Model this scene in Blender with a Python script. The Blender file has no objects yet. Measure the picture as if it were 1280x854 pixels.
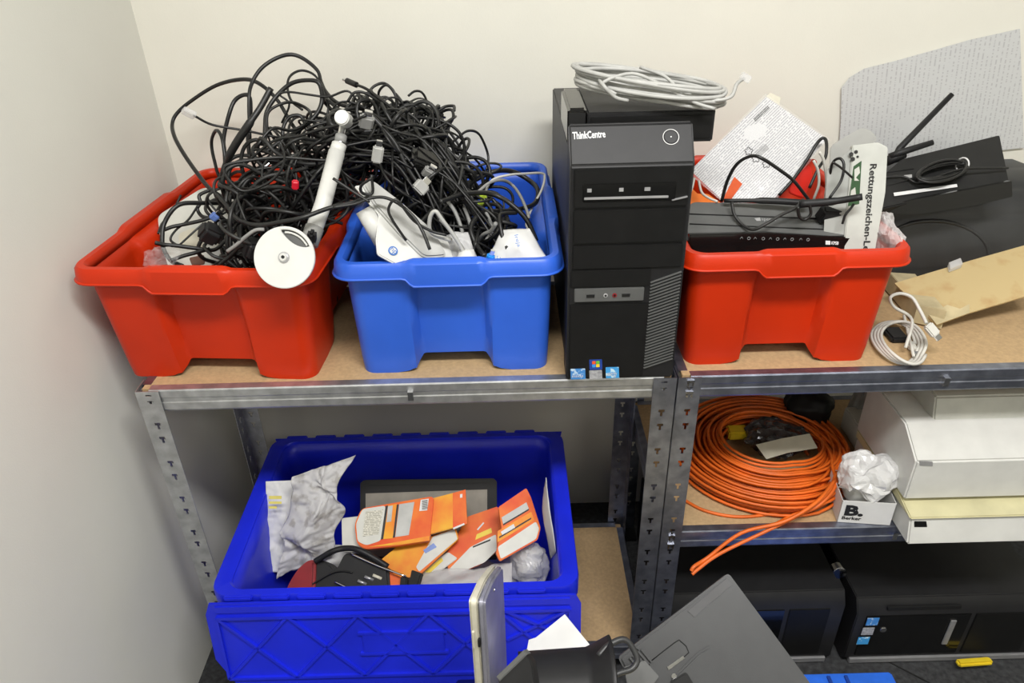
import bpy, bmesh, math, random
from mathutils import Vector, Matrix, noise
random.seed(7)
SC = bpy.context.scene
COL = SC.collection
V = Vector
# ------------------------------------------------------------------ camera
F = 930.0; TH = math.radians(31); RO = math.radians(1.5)
fwd = V((0, math.cos(TH), -math.sin(TH))); up0 = V((0, math.sin(TH), math.cos(TH))); rt0 = V((1, 0, 0))
rt = rt0*math.cos(RO) - up0*math.sin(RO); up = up0*math.cos(RO) + rt0*math.sin(RO)
CAM = V((0, -0.99, 1.431))
cd = bpy.data.cameras.new('camera'); co = bpy.data.objects.new('camera', cd); COL.objects.link(co)
cd.sensor_fit = 'HORIZONTAL'; cd.sensor_width = 36; cd.lens = F/1280*36; cd.clip_start = .01; cd.clip_end = 50
co.matrix_world = Matrix.Translation(CAM) @ Matrix((rt, up, -fwd)).transposed().to_4x4()
SC.camera = co
SC.view_settings.view_transform = 'Standard'; SC.view_settings.look = 'None'
SC.view_settings.gamma = 1; SC.view_settings.exposure = 0.0
SC.view_settings.use_curve_mapping = False
# ------------------------------------------------------------------ light
w = bpy.data.worlds.new('world'); SC.world = w; w.use_nodes = True
w.node_tree.nodes['Background'].inputs[0].default_value = (.9, .95, 1, 1)
w.node_tree.nodes['Background'].inputs[1].default_value = 0.25
def area(name, loc, rot, sx, sy, power, color):
    l = bpy.data.lights.new(name, 'AREA'); l.shape = 'RECTANGLE'; l.size = sx; l.size_y = sy
    l.energy = power; l.color = color
    o = bpy.data.objects.new(name, l); COL.objects.link(o); o.location = loc; o.rotation_euler = rot
    return o
area('ceiling_lamp_light', (.30, -1.05, 2.54), (0, 0, 0), 1.25, .3, 57, (1, .985, .965))
area('rear_ceiling_lamp_light', (1.4, -2.4, 2.54), (0, 0, 0), 1.25, .3, 15, (1, .985, .965))

# ------------------------------------------------------------------ helpers
def ray(px, py): return fwd + rt*((px-640)/F) - up*((py-427)/F)
def Py(px, py, y): d = ray(px, py); return CAM + d*((y-CAM.y)/d.y)
def Pz(px, py, z): d = ray(px, py); return CAM + d*((z-CAM.z)/d.z)
class Plane:
    """a real tilted surface; at() gives the point of it that a measured image point falls on"""
    def __init__(s, p, n): s.p = V(p); s.n = V(n).normalized()
    def at(s, px, py, lift=0):
        d = ray(px, py); q = s.p + s.n*lift
        return CAM + d*((q-CAM).dot(s.n)/d.dot(s.n))
def tag(o, label=None, cat=None, group=None, kind=None):
    if label: o['label'] = label
    if cat: o['category'] = cat
    if group: o['group'] = group
    if kind: o['kind'] = kind
    return o
def empty(name, loc, label=None, cat=None, group=None, rz=0):
    o = bpy.data.objects.new(name, None); COL.objects.link(o); o.location = loc; o.rotation_euler = (0, 0, rz)
    o.empty_display_size = .02
    return tag(o, label, cat, group)
def link(name, me, m=None, parent=None, smooth=False, local=False):
    o = bpy.data.objects.new(name, me); COL.objects.link(o)
    if m is not None: me.materials.append(m)
    if smooth:
        for p in me.polygons: p.use_smooth = True
    if parent is not None:
        o.parent = parent
        if not local:
            pm = Matrix.Translation(parent.location) @ parent.rotation_euler.to_matrix().to_4x4() if parent.parent is None else None
            if pm is None:
                g = parent.parent
                pm = Matrix.Translation(g.location) @ g.rotation_euler.to_matrix().to_4x4()
            me.transform(pm.inverted())
    return o
def setorigin(o):
    """puts the origin of a single-mesh thing at the middle of its base"""
    me = o.data
    xs = [v.co for v in me.vertices]
    c = V(((min(v.x for v in xs)+max(v.x for v in xs))/2, (min(v.y for v in xs)+max(v.y for v in xs))/2, min(v.z for v in xs)))
    me.transform(Matrix.Translation(-c)); o.location = c
    return o
def mesh(name, verts, faces, m=None, parent=None, smooth=False, local=False):
    me = bpy.data.meshes.new(name); me.from_pydata([tuple(v) for v in verts], [], faces); me.update()
    return link(name, me, m, parent, smooth, local)
def frombm(name, bm, m=None, parent=None, smooth=False, local=False):
    bmesh.ops.recalc_face_normals(bm, faces=bm.faces)
    me = bpy.data.meshes.new(name); bm.to_mesh(me); bm.free()
    return link(name, me, m, parent, smooth, local)
def autosmooth(o, ang=40):
    for p in o.data.polygons: p.use_smooth = True
    try: o.data.set_sharp_from_angle(angle=math.radians(ang))
    except Exception: pass
def bmbox(bm, c, s, rot=None):
    r = bmesh.ops.create_cube(bm, size=1)
    M = Matrix.Translation(V(c)) @ (rot.to_4x4() if rot else Matrix.Identity(4)) @ Matrix.Diagonal((s[0], s[1], s[2], 1))
    bmesh.ops.transform(bm, matrix=M, verts=r['verts']); return r['verts']
def box(name, lo, hi, m, parent=None, bev=.0015, local=False, rot=None, seg=2):
    bm = bmesh.new(); lo = V(lo); hi = V(hi)
    bmbox(bm, (lo+hi)/2, hi-lo)
    if bev: bmesh.ops.bevel(bm, geom=bm.edges[:], offset=bev, segments=seg, affect='EDGES', clamp_overlap=True)
    if rot: bmesh.ops.transform(bm, matrix=rot, verts=bm.verts)
    o = frombm(name, bm, m, parent, local=local); 
    if bev: autosmooth(o, 35)
    return o
def frame_of(n, xdir):
    z = V(n).normalized(); x = V(xdir); x = (x - z*x.dot(z)).normalized(); y = z.cross(x)
    return Matrix((x, y, z)).transposed()
def obox(name, c, s, R, m, parent=None, bev=.0015, seg=2):
    """box with centre c, sizes s, orientation matrix R"""
    bm = bmesh.new(); bmbox(bm, (0, 0, 0), s)
    if bev: bmesh.ops.bevel(bm, geom=bm.edges[:], offset=bev, segments=seg, affect='EDGES', clamp_overlap=True)
    bmesh.ops.transform(bm, matrix=Matrix.Translation(V(c)) @ R.to_4x4(), verts=bm.verts)
    o = frombm(name, bm, m, parent)
    if bev: autosmooth(o, 35)
    return o
def catmull(pts, n=6, closed=False):
    pts = [V(p) for p in pts]; out = []
    N = len(pts)
    if N < 3: return pts
    rng = N if closed else N-1
    for i in range(rng):
        p1 = pts[i]; p2 = pts[(i+1) % N]
        p0 = pts[i-1] if (i > 0 or closed) else p1*2-p2
        p3 = pts[(i+2) % N] if (i+2 < N or closed) else p2*2-p1
        for k in range(n):
            t = k/n
            out.append(.5*((2*p1)+(p2-p0)*t+(2*p0-5*p1+4*p2-p3)*t*t+(3*p1-p0-3*p2+p3)*t**3))
    if not closed: out.append(pts[-1])
    return out
def tubegeo(pts, r, seg=6, closed=False, flat=1.0):
    """vertices and faces of a round cable along pts; r number or list; flat <1 gives a ribbon cable"""
    n = len(pts); vs = []; fs = []
    T = []
    for i in range(n):
        a = pts[i-1] if (i > 0 or closed) else pts[i]; b = pts[(i+1) % n] if (i < n-1 or closed) else pts[i]
        t = (b-a); T.append(t.normalized() if t.length > 1e-9 else V((0, 0, 1)))
    nrm = T[0].orthogonal().normalized()
    for i in range(n):
        t = T[i]; nrm = nrm - t*nrm.dot(t)
        nrm = nrm.normalized() if nrm.length > 1e-6 else t.orthogonal().normalized()
        b = t.cross(nrm); rr = r[i] if isinstance(r, (list, tuple)) else r
        for k in range(seg):
            a = 2*math.pi*k/seg
            vs.append(pts[i] + nrm*(math.cos(a)*rr) + b*(math.sin(a)*rr*flat))
    m = n if closed else n-1
    for i in range(m):
        for k in range(seg):
            a = i*seg+k; b = i*seg+(k+1) % seg; j = (i+1) % n
            fs.append((a, b, j*seg+(k+1) % seg, j*seg+k))
    if not closed:
        fs.append(tuple(range(seg))[::-1]); fs.append(tuple((n-1)*seg+k for k in range(seg)))
    return vs, fs
def tube(name, pts, r, m, parent=None, seg=6, n=6, closed=False, raw=False, flat=1.0):
    p = [V(q) for q in pts] if raw else catmull(pts, n, closed)
    vs, fs = tubegeo(p, r, seg, closed, flat)
    o = mesh(name, vs, fs, m, parent, smooth=True)
    return o
def tubes(name, lst, r, m, parent=None, seg=6, n=6):
    vs = []; fs = []
    for pts in lst:
        v, f = tubegeo(catmull(pts, n), r, seg); k = len(vs); vs += v; fs += [tuple(i+k for i in g) for g in f]
    return mesh(name, vs, fs, m, parent, smooth=True)
def roundpoly(pts, r, seg=4):
    """rounds the corners of a 2-D/3-D polygon; r a number or list"""
    out = []; N = len(pts); pts = [V(p) for p in pts]
    for i in range(N):
        p = pts[i]; a = pts[i-1]-p; b = pts[(i+1) % N]-p
        rr = r[i] if isinstance(r, (list, tuple)) else r
        rr = min(rr, a.length*.48, b.length*.48)
        if rr <= 0: out.append(p); continue
        A = p+a.normalized()*rr; B = p+b.normalized()*rr
        for k in range(seg+1):
            t = k/seg; out.append(A*(1-t)**2 + p*(2*t*(1-t)) + B*t*t)
    return out
def slab(name, top, n, th, m, parent=None, bev=0.0008):
    """solid plate whose top outline is the given 3-D polygon, th thick against n"""
    n = V(n).normalized(); bm = bmesh.new()
    vt = [bm.verts.new(p) for p in top]; f = bm.faces.new(vt)
    if f.normal.dot(n) < 0: f.normal_flip()
    vb = [bm.verts.new(V(p)-n*th) for p in top]; bm.faces.new(vb[::-1])
    N = len(top)
    for i in range(N): bm.faces.new((vt[i], vt[(i+1) % N], vb[(i+1) % N], vb[i]))
    bmesh.ops.recalc_face_normals(bm, faces=bm.faces)
    if bev:
        es = [e for e in bm.edges if (all(v in vt for v in e.verts) or all(v in vb for v in e.verts))]
        try: bmesh.ops.bevel(bm, geom=es, offset=bev, segments=2, affect='EDGES', clamp_overlap=True)
        except Exception: pass
    o = frombm(name, bm, m, parent); autosmooth(o, 35); return o
def pslab(name, pl, px, th, m, parent=None, r=0, lift=0, bev=.0008, seg=4):
    pts = [pl.at(*p, lift) for p in px]
    if r: pts = roundpoly(pts, r, seg)
    return slab(name, pts, pl.n, th, m, parent, bev)
def sheet(name, quad, nu, nv, amp, m, parent=None, freq=8, th=.0006, seed=0, bulge=0, curl=0, rip=0):
    """crumpled or curved paper over four corners (a,b,c,d counter-clockwise from lower left)"""
    a, b, c, d = [V(q) for q in quad]; n = (b-a).cross(d-a).normalized(); vs = []; fs = []
    for j in range(nv+1):
        for i in range(nu+1):
            u = i/nu; v = j/nv; p = (a*(1-u)+b*u)*(1-v)+(d*(1-u)+c*u)*v
            q = p*freq + V((seed*3.1, seed*1.7, seed))
            h = noise.noise(q) + .5*abs(noise.noise(q*2.3)) + .3*abs(noise.noise(q*4.7))
            p = p + n*(h*amp + bulge*math.sin(math.pi*u)*math.sin(math.pi*v) + curl*(v*v))
            if rip: p += (b-a).normalized()*noise.noise(q*1.3+V((9, 9, 9)))*rip*(1 if True else 0)
            vs.append(p)
    for j in range(nv):
        for i in range(nu):
            k = j*(nu+1)+i; fs.append((k, k+1, k+nu+2, k+nu+1))
    o = mesh(name, vs, fs, m, parent, smooth=True)
    md = o.modifiers.new('solid', 'SOLIDIFY'); md.thickness = th
    return o
def blob(name, c, s, m, parent=None, amp=.2, freq=3, seed=0, sub=4, R=None, ridge=True, crisp=False):
    bm = bmesh.new(); bmesh.ops.create_icosphere(bm, subdivisions=sub, radius=1)
    for v in bm.verts:
        p = v.co.copy(); q = p*freq+V((seed, seed*2.3, seed*.7))
        h = noise.noise(q) + (.6*(abs(noise.noise(q*2.1))-.3)+.35*(abs(noise.noise(q*4.3))-.3) if ridge else 0)
        v.co = p*(1+amp*h)
    M = Matrix.Translation(V(c)) @ (R.to_4x4() if R else Matrix.Identity(4)) @ Matrix.Diagonal((s[0], s[1], s[2], 1))
    bmesh.ops.transform(bm, matrix=M, verts=bm.verts)
    if crisp:
        for v in bm.verts:
            q = v.co*38
            v.co += V((noise.noise(q), noise.noise(q+V((7, 0, 0))), noise.noise(q+V((0, 7, 0)))))*min(s)*.22
    return frombm(name, bm, m, parent, smooth=not crisp)
def disc(name, c, R, r, h, m, parent=None, seg=40, bev=.0008):
    bm = bmesh.new(); bmesh.ops.create_cone(bm, cap_ends=True, segments=seg, radius1=r, radius2=r, depth=h)
    if bev:
        es = [e for e in bm.edges if abs(e.verts[0].co.z-e.verts[1].co.z) < 1e-6]
        bmesh.ops.bevel(bm, geom=es, offset=bev, segments=2, affect='EDGES')
    bmesh.ops.transform(bm, matrix=Matrix.Translation(V(c)) @ R.to_4x4(), verts=bm.verts)
    o = frombm(name, bm, m, parent); autosmooth(o, 35); return o
def text(name, s, pl, p0, p1, hpx, m, parent=None, lift=.0006, bold=0, ext=.0002):
    """lettering on a surface from image point p0 to p1 along its baseline, hpx high"""
    cu = bpy.data.curves.new('t', 'FONT'); cu.body = s; cu.size = 1; cu.offset = bold; cu.resolution_u = 2
    to = bpy.data.objects.new('t', cu); COL.objects.link(to)
    bpy.context.view_layer.update()
    me = bpy.data.meshes.new_from_object(to.evaluated_get(bpy.context.evaluated_depsgraph_get()))
    bpy.data.objects.remove(to); me.materials.clear()
    xs = [v.co.x for v in me.vertices]; ys = [v.co.y for v in me.vertices]
    x0, x1, y1 = min(xs), max(xs), max(ys)
    A = pl.at(*p0, lift); B = pl.at(*p1, lift); dx = (B-A); ux = dx.normalized(); uy = pl.n.cross(ux)
    mid = ((p0[0]+p1[0])/2, (p0[1]+p1[1])/2)
    L = math.hypot(p1[0]-p0[0], p1[1]-p0[1]); perp = ((p1[1]-p0[1])/L, -(p1[0]-p0[0])/L)
    h = (pl.at(mid[0]+perp[0]*hpx, mid[1]+perp[1]*hpx, lift) - pl.at(*mid, lift)).dot(uy)
    for v in me.vertices:
        v.co = A + ux*((v.co.x-x0)/(x1-x0)*dx.length) + uy*(v.co.y/y1*h)
    return link(name, me, m, parent)
# ------------------------------------------------------------------ materials
def mat(name, col, rough=.5, metal=0, var=.06, vs=30, bump=0, bs=200, spec=.5, trans=0, alpha=1, coat=0, col2=None, ior=1.5, lo=.35, hi=.7, sss=0):
    m = bpy.data.materials.new(name); m.use_nodes = True; nt = m.node_tree; N = nt.nodes; L = nt.links
    b = N['Principled BSDF']; b.inputs['Roughness'].default_value = rough; b.inputs['Metallic'].default_value = metal
    b.inputs['Specular IOR Level'].default_value = spec; b.inputs['Transmission Weight'].default_value = trans
    b.inputs['Alpha'].default_value = alpha; b.inputs['Coat Weight'].default_value = coat; b.inputs['IOR'].default_value = ior
    tc = N.new('ShaderNodeTexCoord'); no = N.new('ShaderNodeTexNoise'); no.inputs['Scale'].default_value = vs; no.inputs['Detail'].default_value = 4
    L.new(tc.outputs['Object'], no.inputs['Vector'])
    r = N.new('ShaderNodeValToRGB'); c = col
    c2 = col2 if col2 else tuple(min(1, x*(1+var*2)) for x in c)
    c1 = tuple(c) if col2 else tuple(x*(1-var*2) for x in c)
    r.color_ramp.elements[0].position = lo; r.color_ramp.elements[1].position = hi
    r.color_ramp.elements[0].color = (*c1, 1); r.color_ramp.elements[1].color = (*c2, 1)
    L.new(no.outputs['Fac'], r.inputs['Fac']); L.new(r.outputs['Color'], b.inputs['Base Color'])
    if bump:
        n2 = N.new('ShaderNodeTexNoise'); n2.inputs['Scale'].default_value = bs; n2.inputs['Detail'].default_value = 3
        L.new(tc.outputs['Object'], n2.inputs['Vector'])
        bp = N.new('ShaderNodeBump'); bp.inputs['Strength'].default_value = bump; bp.inputs['Distance'].default_value = .002
        L.new(n2.outputs['Fac'], bp.inputs['Height']); L.new(bp.outputs['Normal'], b.inputs['Normal'])
    return m
def srgb(r, g, b): 
    f = lambda x: ((x/255+.055)/1.055)**2.4 if x/255 > .04045 else x/255/12.92
    return (f(r), f(g), f(b))
M = {}
M['wall'] = mat('painted_wall', srgb(233, 231, 220), .85, var=.012, vs=4, bump=.08, bs=300)
M['wall_side'] = mat('painted_side_wall', srgb(226, 226, 218), .85, var=.012, vs=4, bump=.08, bs=300)
M['floor'] = mat('dark_carpet', (.035, .036, .038), .95, var=.2, vs=90, bump=.3, bs=600)
M['ceiling'] = mat('ceiling_paint', (.75, .75, .72), .9)
M['red'] = mat('red_plastic', (.53, .026, .002), .42, spec=.3, var=.05, vs=6, bump=.05, bs=250)
M['blue'] = mat('blue_plastic', (.026, .115, .62), .4, var=.05, vs=6, bump=.05, bs=250)
M['royal'] = mat('royal_blue_plastic', (.010, .022, .66), .36, var=.06, vs=8, bump=.05, bs=250)
M['skyblue'] = mat('sky_blue_plastic', (.03, .16, .78), .4)
M['zinc'] = mat('galvanised_steel', (.50, .51, .52), .42, metal=.85, var=.1, vs=40, bump=.06, bs=60)
M['zinc2'] = mat('galvanised_steel_reflection_tint', (.27, .29, .36), .36, metal=.9, var=.12, vs=40, bump=.06, bs=60)  # same galvanised steel, with a dark bluish reflection put into the colour
M['board'] = mat('chipboard', (.46, .315, .165), .75, var=.05, vs=160, bump=.1, bs=400)
M['black'] = mat('black_cable_rubber', (.012, .012, .012), .42, var=.1)
M['black2'] = mat('soft_black_cable_rubber', (.022, .022, .021), .5, var=.1)
M['pc'] = mat('black_pc_plastic', (.006, .006, .006), .55, spec=.3, var=.1, bump=.05, bs=900)
M['pcl'] = mat('satin_black_plastic', (.013, .013, .014), .5, spec=.35, var=.08, bump=.05, bs=900)
M['pcside'] = mat('pc_case_steel', (.030, .030, .031), .5, var=.05)
M['dark'] = mat('dark_recess', (.003, .003, .003), .7)
M['gloss'] = mat('glossy_black_plastic', (.006, .006, .006), .12, var=.05)
M['router'] = mat('dark_grey_router_plastic', (.10, .102, .10), .5, var=.05)
M['router2'] = mat('black_router_plastic', (.018, .018, .018), .6, spec=.25, var=.05)
M['gcable'] = mat('grey_cable', (.27, .27, .26), .5, var=.06)
M['gcable2'] = mat('pale_grey_cable', (.43, .43, .41), .5, var=.06)
M['wcable'] = mat('white_cable', (.62, .61, .56), .45, var=.04)
M['white'] = mat('white_plastic', (.64, .64, .61), .38, var=.02)
M['offwhite'] = mat('aged_white_plastic', (.55, .55, .50), .45, var=.03)
M['cream'] = mat('cream_plastic', (.60, .57, .46), .5, var=.04)
M['yellowed'] = mat('yellowed_plastic', (.60, .56, .34), .5, var=.06, vs=15)
M['paper'] = mat('white_paper', (.68, .68, .67), .8, var=.02)
M['cartong'] = mat('off_white_carton', (.52, .53, .49), .7, var=.03)
M['sideg'] = mat('grey_carton_side', (.36, .37, .35), .7, var=.03)
M['greyp'] = mat('grey_card', (.36, .36, .34), .7, var=.03)
M['chrome'] = mat('chrome', (.75, .75, .76), .12, metal=1, var=.03)
M['silver'] = mat('silver_paint', (.45, .45, .46), .35, metal=.6, var=.05)
M['orange'] = mat('orange_cable_jacket', (.72, .135, .012), .45, var=.08, vs=20)
M['orangep'] = mat('orange_plastic', (.9, .2, .02), .4)
M['card'] = mat('cardboard', (.52, .40, .20), .85, var=.06, vs=25, col2=(.40, .22, .08), lo=.5, hi=.85, bump=.1)
M['card2'] = mat('pale_cardboard', (.50, .42, .25), .85, var=.08)
M['yellow'] = mat('yellow_plastic', (.75, .55, .02), .5)
M['lime'] = mat('lime_plastic', (.45, .6, .05), .5)
M['mongrey'] = mat('dark_grey_moulded_plastic', (.032, .033, .034), .42, var=.05, bump=.05, bs=900)
M['ink'] = mat('black_ink', (.01, .01, .01), .6)
M['greyink'] = mat('grey_ink', (.3, .3, .3), .6)
M['blueink'] = mat('blue_ink', (.04, .16, .5), .6)
M['whiteink'] = mat('white_ink', (.75, .75, .75), .5)
M['silverink'] = mat('silver_ink', (.4, .4, .4), .4)
M['green'] = mat('dark_green_print', (.02, .07, .02), .6)
M['redp'] = mat('dark_red_plastic', (.24, .012, .018), .35)
M['cableblue'] = mat('pale_blue_plug', (.12, .2, .5), .4)
M['residue'] = mat('torn_label_residue', (.62, .50, .44), .8, var=.1, vs=150, col2=(.55, .28, .2), lo=.5, hi=.8)
def clear(name, tint=(1, 1, 1), k=.75, rough=.12, bump=.6, bs=25):
    """thin clear film: mostly lets light through, glossy wrinkles"""
    m = bpy.data.materials.new(name); m.use_nodes = True; nt = m.node_tree; N = nt.nodes; L = nt.links
    for n in list(N):
        if n.type != 'OUTPUT_MATERIAL': N.remove(n)
    out = [n for n in N if n.type == 'OUTPUT_MATERIAL'][0]
    t = N.new('ShaderNodeBsdfTransparent'); t.inputs[0].default_value = (*tint, 1)
    g = N.new('ShaderNodeBsdfPrincipled'); g.inputs['Base Color'].default_value = (.8, .8, .8, 1); g.inputs['Roughness'].default_value = rough
    mx = N.new('ShaderNodeMixShader'); tc = N.new('ShaderNodeTexCoord'); no = N.new('ShaderNodeTexNoise'); no.inputs['Scale'].default_value = bs
    no.inputs['Detail'].default_value = 5; L.new(tc.outputs['Object'], no.inputs['Vector'])
    bp = N.new('ShaderNodeBump'); bp.inputs['Strength'].default_value = bump; bp.inputs['Distance'].default_value = .01
    L.new(no.outputs['Fac'], bp.inputs['Height']); L.new(bp.outputs['Normal'], g.inputs['Normal'])
    mx.inputs[0].default_value = 1-k
    L.new(t.outputs[0], mx.inputs[1]); L.new(g.outputs[0], mx.inputs[2]); L.new(mx.outputs[0], out.inputs[0])
    return m
M['film'] = clear('clear_plastic_film', k=.9, bump=.15, bs=8)
M['film2'] = clear('milky_plastic_film', k=.55, rough=.2, bump=.2)
M['antistatic'] = mat('antistatic_bag_film', (.13, .13, .14), .14, metal=.7, var=.3, vs=60, bump=.6, bs=60)
M['bag'] = clear('white_translucent_film', k=.30, rough=.15, bump=.3, bs=40)
def printed(name, base, ink, rows=160, words=60, axis=0, cover=.5, thr=.52, x0=None):
    """paper with rows of print: rows by a wave, words by noise"""
    m = bpy.data.materials.new(name); m.use_nodes = True; nt = m.node_tree; N = nt.nodes; L = nt.links
    b = N['Principled BSDF']; b.inputs['Roughness'].default_value = .75
    at = N.new('ShaderNodeUVMap'); sp = N.new('ShaderNodeSeparateXYZ'); L.new(at.outputs[0], sp.inputs[0])
    mu = N.new('ShaderNodeMath'); mu.operation = 'MULTIPLY'; mu.inputs[1].default_value = rows
    fr = N.new('ShaderNodeMath'); fr.operation = 'FRACT'; lt = N.new('ShaderNodeMath'); lt.operation = 'LESS_THAN'; lt.inputs[1].default_value = cover
    L.new(sp.outputs[1-axis], mu.inputs[0]); L.new(mu.outputs[0], fr.inputs[0]); L.new(fr.outputs[0], lt.inputs[0])
    fl = N.new('ShaderNodeMath'); fl.operation = 'FLOOR'; L.new(mu.outputs[0], fl.inputs[0])
    cb = N.new('ShaderNodeCombineXYZ'); mw = N.new('ShaderNodeMath'); mw.operation = 'MULTIPLY'; mw.inputs[1].default_value = words
    L.new(sp.outputs[axis], mw.inputs[0]); L.new(mw.outputs[0], cb.inputs[0]); m7 = N.new('ShaderNodeMath'); m7.operation = 'MULTIPLY'; m7.inputs[1].default_value = 7.3
    L.new(fl.outputs[0], m7.inputs[0]); L.new(m7.outputs[0], cb.inputs[1])
    no = N.new('ShaderNodeTexNoise'); no.inputs['Scale'].default_value = 1; no.inputs['Detail'].default_value = 1; L.new(cb.outputs[0], no.inputs['Vector'])
    gt = N.new('ShaderNodeMath'); gt.operation = 'GREATER_THAN'; gt.inputs[1].default_value = thr; L.new(no.outputs['Fac'], gt.inputs[0])
    # paragraph mask
    n3 = N.new('ShaderNodeTexNoise'); n3.inputs['Scale'].default_value = 3.5; L.new(at.outputs[0], n3.inputs['Vector'])
    g3 = N.new('ShaderNodeMath'); g3.operation = 'GREATER_THAN'; g3.inputs[1].default_value = .36; L.new(n3.outputs['Fac'], g3.inputs[0])
    p = N.new('ShaderNodeMath'); p.operation = 'MULTIPLY'; L.new(lt.outputs[0], p.inputs[0]); L.new(gt.outputs[0], p.inputs[1])
    p2 = N.new('ShaderNodeMath'); p2.operation = 'MULTIPLY'; L.new(p.outputs[0], p2.inputs[0]); L.new(g3.outputs[0], p2.inputs[1])
    mx = N.new('ShaderNodeMix'); mx.data_type = 'RGBA'; mx.inputs[6].default_value = (*base, 1); mx.inputs[7].default_value = (*ink, 1)
    L.new(p2.outputs[0], mx.inputs[0]); L.new(mx.outputs[2], b.inputs['Base Color'])
    return m
def uvplane(o, A, ux, uy):
    """UVs from position in the sheet's own plane (metres)"""
    me = o.data; uv = me.uv_layers.new(name='UVMap'); A = V(A); off = o.matrix_world.translation if o.parent is None else V((0, 0, 0))
    if o.parent is not None: off = o.parent.location if o.parent.parent is None else o.parent.parent.location
    ux = V(ux).normalized(); uy = V(uy).normalized()
    for l in me.loops:
        p = me.vertices[l.vertex_index].co + off - A
        uv.data[l.index].uv = (p.dot(ux), p.dot(uy))
M['doc'] = printed('printed_page', (.72, .72, .73), (.34, .34, .37), rows=260, words=190, cover=.35, thr=.40)
M['table'] = printed('printed_table_page', (.63, .64, .64), (.50, .50, .51), rows=110, words=300, axis=1, cover=.3, thr=.5)
M['label'] = printed('small_print_panel', (.60, .58, .50), (.25, .25, .2), rows=350, words=300, cover=.4, thr=.45)
def fire(name, c1, c2, scale=14):
    return mat(name, c1, .5, spec=.3, var=.1, vs=scale, col2=c2, lo=.35, hi=.65)
M['fire'] = fire('orange_yellow_print', (.66, .065, .006), (.74, .17, .012), 16)
M['fire2'] = fire('yellow_orange_print', (.76, .38, .015), (.72, .14, .008), 16)

# ------------------------------------------------------------------ room
WX, WY = -.69, .525
def struct(name, lo, hi, m): return tag(box(name, lo, hi, m, bev=0), kind='structure')
struct('floor', (WX-.1, -3.2, -.1), (2.8, WY+.1, 0), M['floor'])
struct('wall_back', (WX-.1, WY, 0), (2.8, WY+.1, 2.6), M['wall'])
struct('wall_left', (WX-.1, -3.2, 0), (WX, WY, 2.6), M['wall_side'])
struct('wall_right', (2.7, -3.2, 0), (2.8, WY, 2.6), M['wall'])
struct('wall_front', (WX-.1, -3.3, 0), (2.8, -3.2, 2.6), M['wall'])
struct('ceiling', (WX-.1, -3.2, 2.6), (2.8, WY+.1, 2.7), M['ceiling'])

# ------------------------------------------------------------------ shelving
def flange(bm, x0, sx, y, z0, z1, W=.037, alongy=False, pairs=True, top_dots=False, ph=.0):
    """one leg of an angle post: plate with keyhole slots cut right through"""
    cols = [0, .0145, .0175, .0215, .0245, W]
    z = z1-.062-ph; holes = [(z1-.006, z1-.009, z1-.009), (z1-.018, z1-.020, z1-.024)]
    while z > z0+.05:
        for k in (0, .029):
            zt = z-k; holes.append((zt, zt-.0055, zt-.0135))
        z -= .081
    cuts = sorted({z0, z1, *[h for t in holes for h in t]}, reverse=True)
    for i in range(len(cuts)-1):
        a, b = cuts[i], cuts[i+1]; mid = (a+b)/2; st = 0
        for t in holes:
            if t[1] < mid < t[0]: st = 1
            elif t[2] < mid < t[1]: st = 2
        for c in range(5):
            if st == 1 and c in (1, 2, 3): continue
            if st == 2 and c == 2: continue
            pts = []
            for (u, zz) in ((cols[c], a), (cols[c+1], a), (cols[c+1], b), (cols[c], b)):
                pts.append((x0, y+u*sx, zz) if alongy else (x0+u*sx, y, zz))
            bm.faces.new([bm.verts.new(p) for p in pts])
def post(parent, x, y, sx, sy, z1, m, z0=.0):
    """angle post: corner at x,y; flanges run towards sx and sy"""
    bm = bmesh.new()
    flange(bm, x, sx, y, z0, z1); flange(bm, x, sy, y, z0, z1, alongy=True, ph=.003)
    bmesh.ops.remove_doubles(bm, verts=bm.verts, dist=1e-5)
    o = frombm('post', bm, m, parent)
    md = o.modifiers.new('solid', 'SOLIDIFY'); md.thickness = .0016; md.offset = 0
    bm = bmesh.new()
    bmbox(bm, (x+sx*.019, y+sy*.019, z0+.004), (.042, .042, .008))
    frombm('foot_cap', bm, M['pc'], o)
    return o
def beam(parent, a, b, ztop, m, inward, name='beam'):
    """folded steel beam from a to b (x,y), ztop its upper edge, ribbed face"""
    a = V((*a, 0)); b = V((*b, 0)); n = V((*inward, 0))
    prof = [(.000, 0), (-.0012, -.002), (-.0012, -.014), (-.0002, -.016), (-.0002, -.023), (-.0012, -.025), (-.0012, -.037), (0, -.040), (.006, -.0405)]
    prof2 = [(.014, 0)] + prof
    vs = []; fs = []
    for p in (a, b):
        for (d, z) in prof2: vs.append(p + n*d + V((0, 0, ztop+z)))
    k = len(prof2)
    for i in range(k-1): fs.append((i, i+1, k+i+1, k+i))
    o = mesh(name, vs, fs, m, parent)
    md = o.modifiers.new('solid', 'SOLIDIFY'); md.thickness = .0014; md.offset = 0
    return o
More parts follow.
